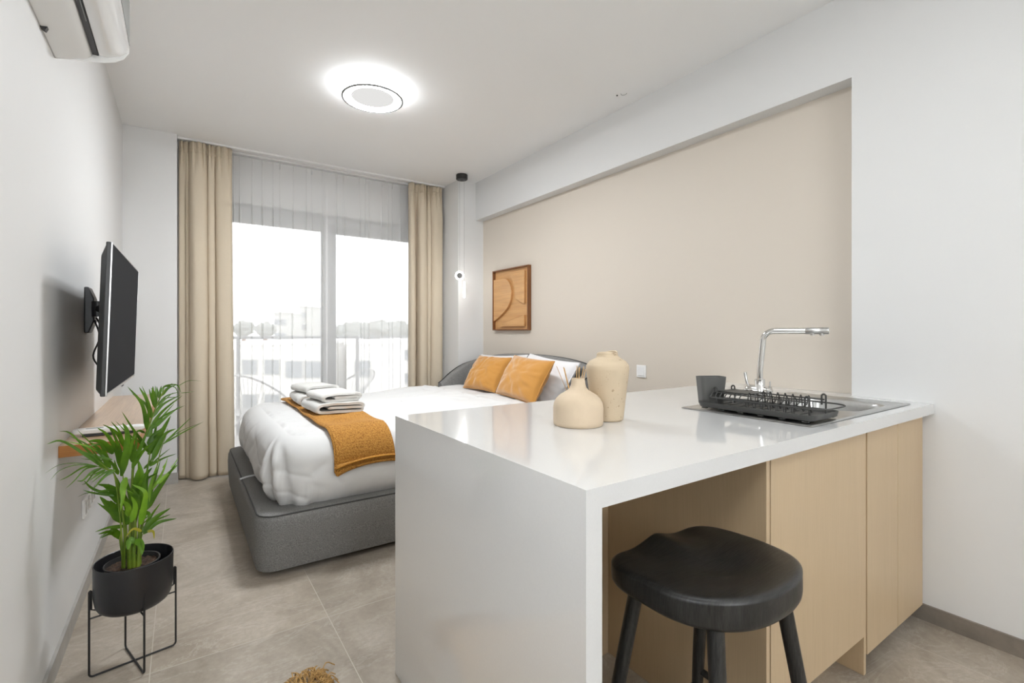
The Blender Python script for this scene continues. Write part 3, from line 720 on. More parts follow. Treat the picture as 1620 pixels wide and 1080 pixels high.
frond([((222, 850), 1.77), (T3((600, 640)), 1.78), (T3((640, 500)), 1.79)], .005, [
    (T3, [(625, 585), (770, 350), (1000, 15)], 92, 1.77, 1.86), (T3, [(640, 530), (680, 300), (755, 50)], 54, 1.76, 1.80, 'leaf_young'), (T3, [(700, 340), (810, 160), (880, -5)], 40, 1.79, 1.85, 'leaf_young'), (T3, [(760, 270), (880, 160), (1025, 25)], 50, 1.79, 1.88, 'leaf_young'), (T3, [(580, 420), (600, 200), (700, 70)], 80, 1.77, 1.80), (T3, [(620, 600), (672, 670), (580, 765)], 44, 1.77, 1.75)], root=(.022, -.002))
frond([(T3((565, 950)), 1.76), (T3((600, 860)), 1.77)], .003, [
    (T3, [(590, 870), (740, 690), (925, 565)], 84, 1.77, 1.84), (T3, [(590, 880), (770, 745), (1000, 692)], 62, 1.77, 1.85), (T3, [(640, 850), (712, 852), (725, 945)], 36, 1.78, 1.80, 'leaf_yellow')], root=(.024, -.012))
frond([(T3((340, 1000)), 1.72), (T3((308, 940)), 1.71)], .003, [
    (T3, [(308, 945), (265, 850), (190, 815)], 66, 1.71, 1.66), (T3, [(308, 935), (180, 860), (40, 885)], 56, 1.71, 1.64), (T3, [(375, 785), (180, 800), (0, 858)], 42, 1.70, 1.62)], root=(-.022, -.016))
frond([(T4((640, 700)), 1.72), (T4((640, 400)), 1.72), (T4((650, 60)), 1.72)], .007, [
    (T3, [(570, 850), (470, 822), (372, 925)], 38, 1.66, 1.62, 'leaf_yellow')], root=(-.006, -.022))
frond([(T4((700, 700)), 1.735), (T4((690, 400)), 1.74), (T4((690, 60)), 1.74)], .008, [
    (T3, [(490, 945), (420, 980), (405, 1080)], 96, 1.66, 1.63), (T3, [(500, 945), (570, 1020), (575, 1140)], 88, 1.66, 1.63)], root=(.006, -.020))
frond([(T4((780, 700)), 1.75), (T4((785, 400)), 1.75), (T4((790, 60)), 1.75)], .007, [(T3, [(600, 700), (560, 500), (500, 330)], 80, 1.77, 1.78)], root=(.018, -.022))

# ------------------------------------------------------------------ bed
t = thing('bed', 'grey upholstered double bed with a curved headboard', 'bed', (1.3, 3.46, 0))
bx0, bx1, by0, by1 = .288, 2.52, 2.575, 4.345
bcx, bcy, ba, bb = (bx0+bx1)/2, (by0+by1)/2, (bx1-bx0)/2, (by1-by0)/2
N = 240
def base_loop(inset, z, r): return [(bcx+p[0], bcy+p[1], z) for p in rrect(ba-inset, bb-inset, max(.02, r-inset), N)]
prof = [(.030, .028, .10), (.012, .032, .10), (.008, .06, .10), (.002, .15, .10), (.0, .22, .10), (.004, .275, .10), (.012, .292, .10), (.022, .299, .10), (.05, .304, .10), (.09, .3035, .10), (.16, .301, .10), (.26, .294, .10), (.28, .25, .10)]
mb = MB()
for (i_, z_, r_) in prof: mb.v += base_loop(i_, z_, r_)
for k in range(len(prof)-1):
    for j in range(N): mb.f.append((k*N+j, k*N+(j+1) % N, (k+1)*N+(j+1) % N, (k+1)*N+j))
mb.f.append(tuple(range(N))); mb.f.append(tuple((len(prof)-1)*N+j for j in range(N)))
base = build('bed_base', mb, M['bed_grey'], t, smooth=60)
build('piping', MB().tube([Vector(p) for p in base_loop(.016, .298, .10)], .0038, 8, True), M['bed_piping'], base)
build('pull_loop', MB().tube(bez([(.292, 3.36, .300), (.33, 3.365, .308), (.38, 3.37, .309), (.43, 3.375, .303)], 14), .006, 8), M['linen'], base)
for cxx, cyy in ((.45, 2.70), (.45, 4.22), (2.3, 2.70), (2.3, 4.22)):
    build('foot', MB().box(cxx-.04, cxx+.04, cyy-.04, cyy+.04, 0, .03), M['black_plastic'], t, smooth=0)
# headboard: a thick padded panel that wraps the mattress
hp = bez([(2.10, 2.560, 0), (2.25, 2.562, 0), (2.40, 2.575, 0), (2.495, 2.640, 0), (2.535, 2.76, 0), (2.545, 3.0, 0), (2.548, 3.46, 0), (2.545, 3.92, 0), (2.535, 4.12, 0), (2.485, 4.24, 0), (2.40, 4.315, 0), (2.25, 4.332, 0), (2.10, 4.335, 0)], 120)
arc = [0]
for k in range(1, 120): arc.append(arc[-1]+(hp[k]-hp[k-1]).length)
half = arc[-1]/2
keys = [(0, 1.003), (.30, 1.000), (.60, .972), (.80, .937), (.95, .885), (1.08, .815), (1.18, .735), (1.27, .63), (1.33, .52), (2, .40)]
def ztop(s):
    for (a, za), (b, zb) in zip(keys, keys[1:]):
        if s <= b: return lerp(za, zb, (s-a)/(b-a))
    return keys[-1][1]
zt = [ztop(abs(a-half)) for a in arc]
zt = [sum(zt[max(0, min(119, k+j))] for j in range(-4, 5))/9 for k in range(120)]
mb = MB(); th = .045; sec = []
crest = []
for k in range(120):
    tg = (hp[min(k+1, 119)]-hp[max(k-1, 0)]).normalized(); nn = Vector((-tg.y, tg.x, 0))   # towards the mattress
    ring_ = [(-th, .05), (-th, zt[k]-.03)]+[(-th*cos(q), zt[k]-.03+.03*sin(q)) for q in (PI*j/8 for j in range(1, 8))]+[(th, zt[k]-.03), (th, .05)]
    for o_, z_ in ring_: mb.v.append((hp[k].x+nn.x*o_, hp[k].y+nn.y*o_, z_))
    crest.append((hp[k].x-nn.x*.036, hp[k].y-nn.y*.036, zt[k]-.006)); sec.append(len(ring_))
n_ = sec[0]
for k in range(119):
    for j in range(n_-1): mb.f.append((k*n_+j, (k+1)*n_+j, (k+1)*n_+j+1, k*n_+j+1))
    mb.f.append((k*n_+n_-1, (k+1)*n_+n_-1, (k+1)*n_, k*n_))
mb.f.append(tuple(range(n_))); mb.f.append(tuple(119*n_+j for j in range(n_)))
hb = build('headboard', mb, M['head_grey'], t, smooth=60)
build('piping', MB().tube(crest, .0055, 8), M['head_piping'], hb)

# duvet
dx0, dx1, dy0, dy1 = .365, 2.40, 2.630, 4.290
dcx, dcy, da, db = (dx0+dx1)/2, (dy0+dy1)/2, (dx1-dx0)/2, (dy1-dy0)/2
ZD = .640
def rise(x): return .050*sstep(.98, 1.75, x)
def duvet_profile(s):
    """s 0..1: side section from the top edge (inset R) over the round to the hem -> (inset, z)"""
    R = .135
    if s < .4:
        a = s/.4*PI/2; return (R-R*sin(a)*1.0, ZD-R*(1-cos(a)))
    q = (s-.4)/.6
    return (-.012*sin(q*PI)+.045*q**3, lerp(ZD-R, .296, q))
def throw_zone(x, y): return sstep(.56, .66, x)*(1-sstep(.99, 1.09, x))
ND, NT, NS = 480, 44, 46
PER = 2*(2*da+2*db)
rr0 = rrect(da, db, .06+.135*.95, ND)
CORN = []
for sx_, sy_, o_ in ((-1, -1, 0), (-1, -1, .13), (-1, -1, -.12), (-1, 1, 0)):
    j_ = min(range(ND), key=lambda j: (rr0[j][0]-sx_*da)**2+(rr0[j][1]-sy_*db)**2); CORN.append((j_/ND*PER+o_, .10 if o_ > 0 else -.07))
loops = []
edge = rrect(da-.135, db-.135, .06, ND)
for k in range(1, NT+1):
    q = k/NT; loops.append([(p[0]*q, p[1]*q, ZD, 0, 0) for p in edge])
for k in range(1, NS+1):
    ins, z = duvet_profile(k/NS)
    # blend corner radius so the corners stay soft
    rr = rrect(da-ins, db-ins, .06+(.135-ins)*.95, ND)
    loops.append([(p[0], p[1], z, k/NS, j/ND) for j, p in enumerate(rr)])
mb = MB(); mb.v.append((dcx, dcy, ZD+.012))
for L in loops:
    for (x, y, z, s, a) in L:
        X, Y = dcx+x, dcy+y
        ex, ey = x/da, y/db
        m = max(abs(ex), abs(ey))
        nrm = Vector((ex*abs(ex)**3, ey*abs(ey)**3, 0)); nrm = nrm.normalized() if nrm.length > 1e-6 else Vector((1, 0, 0))
        tz = throw_zone(X, Y)
        damp = 1-.85*tz
        p3 = Vector((X, Y, z))
        if s == 0:
            h = .014*(1-m**4)+damp*(.010*noise.noise(p3*3.1)+.007*noise.noise(Vector((X*3, Y*11, 2.))))
            h += -.016*sstep(1.86, 1.90, X)+.009*exp(-((X-1.865)/.02)**2)   # turned back upper edge
            h += damp*.0035*(1-2.4*abs(noise.noise(Vector((X*2.6, Y*9+X, 17.)))))*sstep(1.0, 1.2, X)
            crz = abs(noise.noise(Vector((X*2.2+.8*Y, Y*5.5-1.2*X, 7.3))))
            h += -damp*.008*exp(-(crz/.05)**2)*sstep(.1, .6, abs(ex)+abs(ey))
            mb.v.append((X, Y, z+h+rise(X)))
        else:
            per = a*2*(2*da+2*db)
            hem = sstep(.55, 1.0, s)
            w = damp*(.018*noise.noise(Vector((per*1.6, s*1.2, 4.)))*sstep(0, .4, s))
            w += damp*.017*hem*(noise.noise(Vector((per*10, s*1.2, 1.5)))+.7*noise.noise(Vector((per*27, s*1.4, 9.5)))+.35*noise.noise(Vector((per*60, s*2, 3.5))))
            for ac, sl in CORN: w += .022*exp(-((per-ac-sl*(1-s))/.022)**2)*sstep(.12, .4, s)-.016*exp(-((per-ac-sl*(1-s)-.045)/.025)**2)*sstep(.12, .4, s)
            cr = abs(noise.noise(Vector((per*3.4+s*1.8, s*.9, 12.))))
            w -= damp*.008*exp(-(cr/.12)**2)*sstep(.1, .5, s)
            cr2 = abs(noise.noise(Vector((per*2.2-s*2.6, s*1.1+3, 21.))))
            w -= damp*.006*exp(-(cr2/.12)**2)*sstep(.15, .5, s)
            w += damp*.0075*sstep(.22, .8, s)*(1-2.2*abs(noise.noise(Vector((per*7+s*2.2, s*1.1, 31.)))))+damp*.004*sstep(.5, 1, s)*(1-2*abs(noise.noise(Vector((per*21, s*1.6, 41.)))))
            tc_ = 1-s
            zz = z+damp*.010*noise.noise(Vector((per*7, 3, s)))*hem + .010*noise.noise(p3*3.1)*tc_*damp
            zz += rise(X)*tc_
            if X > 1.86: zz -= .016*tc_*sstep(1.86, 1.9, X)
            v_ = Vector((X, Y, zz))+nrm*w
            mb.v.append((v_.x, v_.y, v_.z))
for j in range(ND): mb.f.append((0, 1+j, 1+(j+1) % ND))
nl = len(loops)
for k in range(nl-1):
    o1, o2 = 1+k*ND, 1+(k+1)*ND
    for j in range(ND): mb.f.append((o1+j, o2+j, o2+(j+1) % ND, o1+(j+1) % ND))
tag(build('duvet', mb, M['linen'], loc=(dcx, dcy, .296), smooth=180), 'white puffy duvet spread over the grey bed', 'duvet')

# mustard throw folded across the bed
def throw_path(y_far, z_hem, off):
    pts = []; R = .135
    n1 = 40
    for k in range(n1): pts.append((lerp(y_far, dy0+R, k/(n1-1)), ZD+.012+off+.004*sin(k*.5)))
    for k in range(1, 14):
        a = PI/2*k/13; pts.append((dy0+R-(R+off)*sin(a), ZD-R+(R+off+.012*(1-k/13))*cos(a)))
    zz = ZD-R
    for k in range(1, 13): pts.append((dy0-off-.012*sin(k/12*PI/2)-.004*sin(k*.9), lerp(zz, z_hem, k/12)))
    return pts
t = thing('throw_blanket', 'folded mustard knit throw laid across the foot of the bed', 'throw', (.8, 3.4, .69))
def throw_layer(x0, x1, yf, zh, off, name, mat, par, wav=.006):
    P = throw_path(yf, zh, off); n = len(P)
    def fn(u, v):
        i = v*(n-1); k = min(int(i), n-2); q = i-k
        y = lerp(P[k][0], P[k+1][0], q); z = lerp(P[k][1], P[k+1][1], q)
        x = lerp(x0, x1, u)
        s = sstep(.55, 1, v)
        x += (-.012+.02*u)*s + .010*sin(v*9+u)*(1-s)*(1-u) - .028*(1-v)
        y += -wav*sin(u*7.+1)*s - .012*s*(1-(2*u-1)**2)
        z += wav*.4*sin(u*9+v*14)*(1-s) + .026*(u-.2)*s*v**6 - .030*(1-u)**6*v**8 - .02*u**6*v**8
        return (x, y, z)
    return fn, build(name, MB().grid(44, 110, fn), mat, par, smooth=180, solid=.009)
fa, A1 = throw_layer(.688, .985, 4.13, .474, .009, 'lower_fold', M['knit'], t)
fb, A2 = throw_layer(.676, .985, 4.15, .512, .0225, 'upper_fold', M['knit'], t)
def hemfn(u, v):
    p = fb(u, .955+.045*v); return (p[0], p[1]-.0058, p[2])
build('hem', MB().grid(44, 6, hemfn), M['knit_hem'], A2, smooth=180, solid=.004)
def foldfn(u, v):   # rounded left fold joining both layers
    a = PI/2+PI*u; b0 = Vector(fa(0, v)); b1 = Vector(fb(0, v)); c_ = (b0+b1)/2; r_ = (b1-b0)*.5
    side = Vector((-1, 0, 0))*.011
    p = c_+r_*cos(PI*(1-u))+side*sin(PI*u); return (p.x, p.y, p.z)
build('side_fold', MB().grid(10, 110, foldfn), M['knit'], A2, smooth=180, solid=.006)

# towels: folded strips, extruded along Y
def towel_mesh(pts, th_, x0, y0, y1, z0, seed, yaw=0.0, sx=1.0):
    C_ = bez([Vector((p[0]*sx, 0, p[1])) for p in pts], 90)
    left, right = [], []
    for k in range(90):
        tg = (C_[min(k+1, 89)]-C_[max(k-1, 0)]).normalized(); nn = Vector((-tg.z, 0, tg.x))
        left.append(C_[k]+nn*th/2); right.append(C_[k]-nn*th/2)
    e0 = [C_[0]-(C_[1]-C_[0]).normalized()*th*.3]; e1 = [C_[-1]+(C_[-1]-C_[-2]).normalized()*th*.3]
    loop = e0+left+e1+right[::-1]; n = len(loop); M_ = 26; mb = MB()
    cxm = sum(p.x for p in loop)/n; czm = sum(p.z for p in loop)/n
    for j in range(M_):
        q = j/(M_-1); y = lerp(y0, y1, q); e = 1-.5*(max(0, 1-min(q, 1-q)*22))**2*.10
        for i, p in enumerate(loop):
            w = .007*noise.noise(Vector((p.x*7, y*6, seed+p.z*12)))+.003*noise.noise(Vector((p.x*16, y*13, seed)))
            yy = y+.005*noise.noise(Vector((p.x*11, p.z*40, seed+5)))*(1 if q < .5 else 1)
            X = (p.x-cxm)*e; Z = max(0.0005, (p.z-czm)*e+czm+w*.8)
            ca, sa = cos(yaw), sin(yaw); Yl = yy-(y0+y1)/2
            mb.v.append((x0+cxm+X*ca-Yl*sa, (y0+y1)/2+X*sa+Yl*ca, z0+Z))
    for j in range(M_-1):
        for i in range(n): mb.f.append((j*n+i, (j+1)*n+i, (j+1)*n+(i+1) % n, j*n+(i+1) % n))
    # end caps as strips between both sides of the strip
    for j, off in ((0, 0), (M_-1, (M_-1)*n)):
        L0 = lambda k: off+1+k
        R0 = lambda k: off+n-1-k
        for k in range(89): mb.f.append((L0(k), L0(k+1), R0(k+1), R0(k)))
        mb.f.append((off, L0(0), R0(0))); mb.f.append((off+91, L0(89), R0(89)))
    return mb
th = .0165
low = [(.075, .036), (.16, .035), (.275, .034), (.290, .022), (.275, .0095), (.15, .0088), (.045, .0088), (.010, .016), (.002, .034), (.016, .053), (.06, .060), (.16, .060), (.262, .058), (.292, .048), (.297, .030)]
upp = [(.082, .026), (.15, .027), (.218, .028), (.240, .022), (.228, .0100), (.14, .0090), (.045, .0088), (.012, .017), (.008, .032), (.030, .045), (.10, .049), (.19, .049), (.240, .044), (.256, .032), (.248, .018)]
def towel(label, pts, x0, y0, y1, z0, seed, yaw, sx=1.0):
    th_ = .0215 if pts is low else .0185
    o = build('folded_towel', towel_mesh(pts, th_, x0, y0, y1, z0, seed, yaw, sx), M['towel'], loc=(x0+.15, (y0+y1)/2, z0), smooth=70)
    tag(o, label, 'towel', 'folded towels on the throw')
TZ = ZD+.012+.0225+.0095
towel('bottom white folded towel of the near stack on the throw', low, .672, 3.115, 3.50, TZ, 1, radians(2))
towel('top white folded towel of the near stack nearest the counter', upp, .700, 3.15, 3.47, TZ+.0685, 2, radians(5))
towel('bottom white folded towel of the far stack toward the window', low, .672, 3.585, 3.98, TZ, 3, radians(-2))
towel('top white folded towel of the far stack by the window', upp, .700, 3.66, 3.98, TZ+.0685, 4, radians(9), .92)

# pillows and cushions
def pillow(name, label, cat, mat, c, w, h, thick, lean, yaw_, roll_, group, seed, wr=.006, pinch=.07, side=None):
    """lean: how far the top tips back from vertical; faces -X before yaw"""
    Rz = Matrix.Rotation(yaw_, 3, 'Z') @ Matrix.Rotation(lean, 3, 'Y') @ Matrix.Rotation(roll_, 3, 'X')
    n = 46
    def surf(sgn):
        def fn(a, b):
            u, v = 2*a-1, 2*b-1
            e = max(0, (1-u*u)*(1-v*v))
            th_ = thick/2*(e**.42)*(1+.05*noise.noise(Vector((u*2, v*2, seed))))
            y = u*w/2*(1-pinch*(1-v*v)**1.0*abs(u)**2); z = v*h/2*(1-pinch*(1-u*u)*abs(v)**2)
            f_ = e**.5
            x = sgn*th_
            ang_ = atan2(v, u); rad = sqrt(u*u+v*v)
            x += sgn*wr*f_*(noise.noise(Vector((u*3+seed, v*3, 2.)))*1.2+noise.noise(Vector((ang_*4.5, rad*1.2, seed+sgn)))*sstep(.2, .9, rad)*1.6)
            cc_ = abs(noise.noise(Vector((u*1.8+v, v*1.8-u*.6, seed+8*sgn))))
            x -= sgn*wr*.9*f_*exp(-(cc_/.16)**2)
            return Vector(c)+Rz @ Vector((x, y, z))
        return fn
    t = thing(name, label, cat, (c[0], c[1], c[2]-h/2*cos(lean)), group)
    mb = MB().grid(n, n, surf(-1)).grid(n, n, surf(1))
    build('cover', mb, mat, t, smooth=180)
    per = []
    S = surf(1); m = 40
    for k in range(m): per.append(S(k/m, 0))
    for k in range(m): per.append(S(1, k/m))
    for k in range(m): per.append(S(1-k/m, 1))
    for k in range(m): per.append(S(0, 1-k/m))
    build('seam', MB().tube(per, .0045, 8, True), side or mat, t, smooth=80)
    return t
pillow('bed_pillow', 'white pillow leaning on the headboard nearest the vases', 'pillow', M['sheet'], (2.35, 3.035, .785), .70, .46, .19, radians(28), radians(-3), radians(4), 'white bed pillows', 2.2, .008)
pillow('bed_pillow', 'white pillow leaning on the headboard behind the far cushion', 'pillow', M['sheet'], (2.385, 3.78, .768), .72, .48, .19, radians(26), radians(3), radians(-2), 'white bed pillows', 6.1, .008)
pillow('velvet_cushion', 'mustard velvet cushion in front, nearer the counter', 'cushion', M['velvet'], (2.16, 3.008, .842), .60, .345, .165, radians(29), radians(-5), radians(2), 'mustard cushions', 4.4, .007, .05)
pillow('velvet_cushion', 'mustard velvet cushion farther back, nearer the window', 'cushion', M['velvet'], (2.22, 3.645, .835), .47, .335, .16, radians(33), radians(5), radians(0), 'mustard cushions', 9.7, .008, .05)

# ------------------------------------------------------------------ island: countertop and waterfall
X0, Y0, Y1, ZT = .618, .6615, 1.630, .900
TH_C = .041
t = thing('countertop', 'white quartz island countertop with a waterfall end', 'countertop', (1.6, 1.15, 0))
HX0, HX1, HY0, HY1 = 2.015, 2.405, .735, 1.105
xs = [X0, HX0, HX1, XR-.001, XB-.001]; ys = [Y0, HY0, YN+.001, HY1, Y1]
def keep(i, j):
    if xs[i] >= XR-.0015: return ys[j] >= YN
    if xs[i] == HX0 and ys[j] >= HY0-1e-6 and ys[j+1] <= HY1+1e-6: return False
    return True
mb = MB(); ids = {}
def vid(i, j, z):
    k = (i, j, z)
    if k not in ids: ids[k] = len(mb.v); mb.v.append((xs[i]+(TH_C if i == 0 and z < ZT-.001 else 0), ys[j], z))
    return ids[k]
zb_ = ZT-TH_C
K = [[keep(i, j) for j in range(4)] for i in range(4)]
for i in range(4):
    for j in range(4):
        if not K[i][j]: continue
        mb.f.append((vid(i, j, ZT), vid(i+1, j, ZT), vid(i+1, j+1, ZT), vid(i, j+1, ZT)))
        mb.f.append((vid(i, j, zb_), vid(i, j+1, zb_), vid(i+1, j+1, zb_), vid(i+1, j, zb_)))
        for di, dj, e in ((-1, 0, ((i, j), (i, j+1))), (1, 0, ((i+1, j+1), (i+1, j))), (0, -1, ((i+1, j), (i, j))), (0, 1, ((i, j+1), (i+1, j+1)))):
            ni, nj = i+di, j+dj
            if 0 <= ni < 4 and 0 <= nj < 4 and K[ni][nj]: continue
            (a, b), (c_, d_) = e
            mb.f.append((vid(a, b, ZT), vid(a, b, zb_), vid(c_, d_, zb_), vid(c_, d_, ZT)))
build('slab', mb, M['quartz'], t, smooth=0)
build('waterfall_panel', MB().prism([(X0, 0), (X0+TH_C, 0), (X0+TH_C, zb_-.00005), (X0, ZT-.00005)], lambda a, b, k: (a, k, b), Y0, Y1), M['quartz'], t, smooth=0)

# base cabinets under the counter
XI = X0+TH_C
YD = .695; YBK = 1.285
def panel_set(nm_label, cat, x0, x1, parts, group=None):
    t = thing('base_cabinet', nm_label, cat, ((x0+x1)/2, 1.0, 0), group)
    for nm, b_, m_ in parts: build(nm, MB().box(*b_), m_, t, smooth=0, bevel=.0012)
    return t
tag(build('back_panel', MB().box(XI+.001, 1.312, YBK, YBK+.018, 0, zb_-.001), M['laminate'], loc=(.98, YBK, 0), smooth=0, bevel=.001), 'light oak panel closing the knee space behind the stool', 'panel')
sk = MB()
panel_set('light oak cabinet with one wide door behind the black stool', 'cabinet', 1.313, 1.962, [
    ('side_panel', (1.313, 1.331, .6955, 1.303, 0, zb_-.001), M['laminate']), ('back_board', (1.331, 1.955, 1.285, 1.303, .10, zb_-.001), M['laminate']),
    ('bottom_board', (1.331, 1.955, .72, 1.285, .140, .156), M['laminate']), ('door', (1.334, 1.952, .694, .713, .139, zb_-.006), M['laminate']),
    ('toe_kick', (1.331, 1.955, .80, .815, 0, .135), M['laminate'])])
panel_set('light oak cabinet with two narrow doors beside the right wall', 'cabinet', 1.955, XR, [
    ('side_panel', (1.957, 1.975, .6975, 1.303, 0, zb_-.001), M['laminate']), ('back_board', (1.975, 2.53, 1.285, 1.303, .10, zb_-.001), M['laminate']),
    ('bottom_board', (1.975, 2.53, .72, 1.285, .070, .086), M['laminate']), ('door', (1.9775, 2.2585, .694, .713, .067, zb_-.006), M['laminate']),
    ('door', (2.2615, 2.532, .694, .713, .067, zb_-.006), M['laminate']), ('filler_strip', (2.534, XR-.001, .700, .716, .067, zb_-.001), M['laminate']),
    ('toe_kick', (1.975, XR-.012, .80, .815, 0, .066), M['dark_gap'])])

# ------------------------------------------------------------------ sink, tap
SX0, SX1, SY0, SY1 = 1.597, 2.446, .706, 1.178
t = thing('kitchen_sink', 'stainless steel inset sink with drainboard at the counter end', 'sink', (2.02, .94, ZT))
bcx_, bcy_, bha, bhb, br_ = 2.205, .912, .165, .150, .06
def rr_dist(x, y, cx, cy, a, b, r):
    qx, qy = abs(x-cx)-(a-r), abs(y-cy)-(b-r)
    return sqrt(max(qx, 0)**2+max(qy, 0)**2)+min(max(qx, qy), 0)-r
def sink_z(x, y):
    d_e = min(x-SX0, SX1-x, y-SY0, SY1-y)
    z = .0015+.0035*sstep(0, .006, d_e)-.0025*sstep(.016, .026, d_e)
    db_ = rr_dist(x, y, bcx_, bcy_, bha, bhb, br_)
    z += -.0035*sstep(.028, .014, db_) if db_ < .028 else 0
    z -= .150*sstep(.006, -.020, db_)-.0
    dd = rr_dist(x, y, 1.79, .93, .155, .16, .03)
    if dd < 0: z += -.0012+.0013*max(0, sin((x-1.64)*2*PI/.028))*sstep(0, -.02, dd)
    return ZT+z
nx, ny = 190, 130
build('basin', MB().grid(nx, ny, lambda u, v: (lambda x, y: (x, y, sink_z(x, y)))(lerp(SX0, SX1, u), lerp(SY0, SY1, v))), M['steel'], t, smooth=180)
build('drain', MB().lathe([(.0, .004), (.03, .004), (.040, .002), (.042, 0)], (bcx_, bcy_, ZT-.1505), 32, False, False), M['chrome'], t)

fx, fy, fz = 2.098, 1.140, ZT+.0028
t = thing('kitchen_tap', 'chrome kitchen tap with a tall right-angled spout', 'tap', (fx, fy, fz))
sd = Vector((.30, -.954, 0)); top = 1.199
build('body', MB().lathe([(.027, 0), (.027, .006), (.0235, .010), (.0225, .052), (.0205, .056), (.0205, .083), (.018, .086)], (fx, fy, fz), 36), M['chrome'], t)
pts = [Vector((fx, fy, fz+.08)), Vector((fx, fy, fz+.12))]
off = sd*.012; R_ = .045
for k in range(0, 12):
    a = PI/2*k/11; pts.append(Vector((fx, fy, top-R_))+off+sd*R_*(1-cos(a))+Vector((0, 0, R_*sin(a))))
pts.append(Vector((fx, fy, top))+off+sd*.16)
build('spout', MB().tube(pts, .0125, 20), M['chrome'], t, smooth=60)
e0 = Vector((fx, fy, top))+off+sd*.16; e1 = Vector((fx, fy, top))+off+sd*.243
sp = build('spray_head', MB().tube([e0, e0+sd*.001, e1-sd*.002, e1], [.0132, .0138, .0138, .0125], 24), M['steel'], t, smooth=50)
for q in (.185, .218):
    p = Vector((fx, fy, top))+off+sd*q; build('nozzle', MB().cyl(p+Vector((0, 0, -.008)), p+Vector((0, 0, -.0195)), .010, .009), M['chrome'], sp)
bd = Vector((-.25, .968, 0)); hz = Vector((0, 0, fz+.033)); ctr = Vector((fx, fy, 0))+hz
build('mixer_barrel', MB().tube([ctr-bd*.0, ctr+bd*.022, ctr+bd*.036, ctr+bd*.054, ctr+bd*.062, ctr+bd*.066], [.022, .027, .028, .0255, .017, .005], 28), M['chrome'], t, smooth=60)
build('mixer_barrel', MB().tube([ctr, ctr-bd*.030, ctr-bd*.034, ctr-bd*.046, ctr-bd*.050], [.017, .017, .0235, .021, .008], 24), M['chrome'], t, smooth=60)
lv = ctr+bd*.048+Vector((0, 0, .018)); build('lever', MB().tube([lv, lv+bd*.007+Vector((0, 0, .022)), lv+bd*.013+Vector((0, 0, .058)), lv+bd*.0135+Vector((0, 0, .061))], [.005, .0062, .0072, .005], 14), M['steel'], t, smooth=60)
lv = ctr-bd*.040+Vector((0, 0, .014)); build('lever', MB().tube([lv, lv+Vector((0, 0, .03))], [.0028, .0034], 12), M['steel'], t, smooth=60)

# ------------------------------------------------------------------ dish rack with tray, utensil cup
RZ = ZT+.0062
t = thing('dish_rack', 'black wire dish rack standing in a tray over the drainboard', 'dish rack', (1.725, .93, RZ))
tx, ty, ta, tb = 1.727, .924, .099, .208
def loop_(i, z, r): return [(tx+p[0], ty+p[1], z) for p in rrect(ta-i, tb-i, max(.006, r-i), 80)]
mb = MB(); pr = [(.014, RZ+.003), (.004, RZ+.006), (.0, RZ+.021), (.0, RZ+.024), (.0035, RZ+.024), (.006, RZ+.012), (.012, RZ+.010)]
for i_, z_ in pr: mb.v += loop_(i_, z_, .024)
for k in range(len(pr)-1):
    for j in range(80): mb.f.append((k*80+j, k*80+(j+1) % 80, (k+1)*80+(j+1) % 80, (k+1)*80+j))
mb.f.append(tuple(range(80))); mb.f.append(tuple((len(pr)-1)*80+j for j in range(80)))
tr = build('tray', mb, M['rack_tray'], t, smooth=50)
for k in range(9):
    y = ty-.17+.34*k/8; build('drain_rib', MB().box(tx-.075, tx+.075, y-.002, y+.002, RZ+.0095, RZ+.0122), M['rack_tray'], tr, smooth=0)
for k in range(6):
    y = ty-.18+.36*k/5
    for x in (tx-.085, tx+.085): build('tray_foot', MB().box(x-.006, x+.006, y-.010, y+.010, RZ-.0005, RZ+.0035), M['rack_tray'], tr, smooth=0)
zl = RZ+.047
lx, ly, la, lb = 1.715, .888, .100, .205
build('top_loop', MB().tube([(lx+p[0], ly+p[1], zl) for p in rrect(la, lb, .055, 90)], .0026, 8, True), M['rack'], t)
for px_, py_, s in ((1.652, .745, 1), (1.768, .745, -1), (1.652, 1.066, 1), (1.768, 1.066, -1)):
    h = .080; w = .013; pts = [(px_, py_-w/2, RZ+.014), (px_, py_-w/2, RZ+h-.006)]
    for k in range(9):
        a = PI*k/8; pts.append((px_, py_-w/2*cos(a), RZ+h-.006+w/2*sin(a)))
    pts += [(px_, py_+w/2, RZ+h-.006), (px_, py_+w/2, RZ+.045)]
    build('corner_post', MB().tube(pts, .0030, 8), M['rack'], t)
for y in (.7385, 1.0725):
    build('base_wire', MB().tube([(1.652, y, RZ+.0145), (1.768, y, RZ+.0145)], .0026, 8), M['rack'], t)
for y in (.76, 1.06):
    pass
for x in (1.648, 1.772):
    build('side_rail', MB().tube([(x, .745, RZ+.062), (x, 1.066, RZ+.062)], .0024, 8), M['rack'], t)
def plate_hoop(x, y, zb, zt_, w):
    pts = [(x-w, y, zt_-.006)]
    for k in range(7):
        a = PI+PI*k/6; pts.append((x+w*cos(a), y, zb+w+w*sin(a)))
    pts.append((x+w, y, zt_-.004)); return pts
for k in range(7):
    y = .785+.155*k/6
    p = [(1.640, y+.004, RZ+.047), (1.640, y, RZ+.022), (1.646, y, RZ+.0145), (1.652, y, RZ+.022), (1.652, y, RZ+.060), (1.660, y, RZ+.0725), (1.668, y, RZ+.060), (1.676, y, RZ+.042), (1.735, y, RZ+.042), (1.745, y, RZ+.060), (1.752, y, RZ+.0725), (1.760, y, RZ+.060), (1.766, y, RZ+.024), (1.774, y, RZ+.0145), (1.782, y, RZ+.024), (1.790, y+.004, RZ+.047)]
    build('plate_hoop', MB().tube(bez(p, 60), .00175, 7), M['rack'], t)
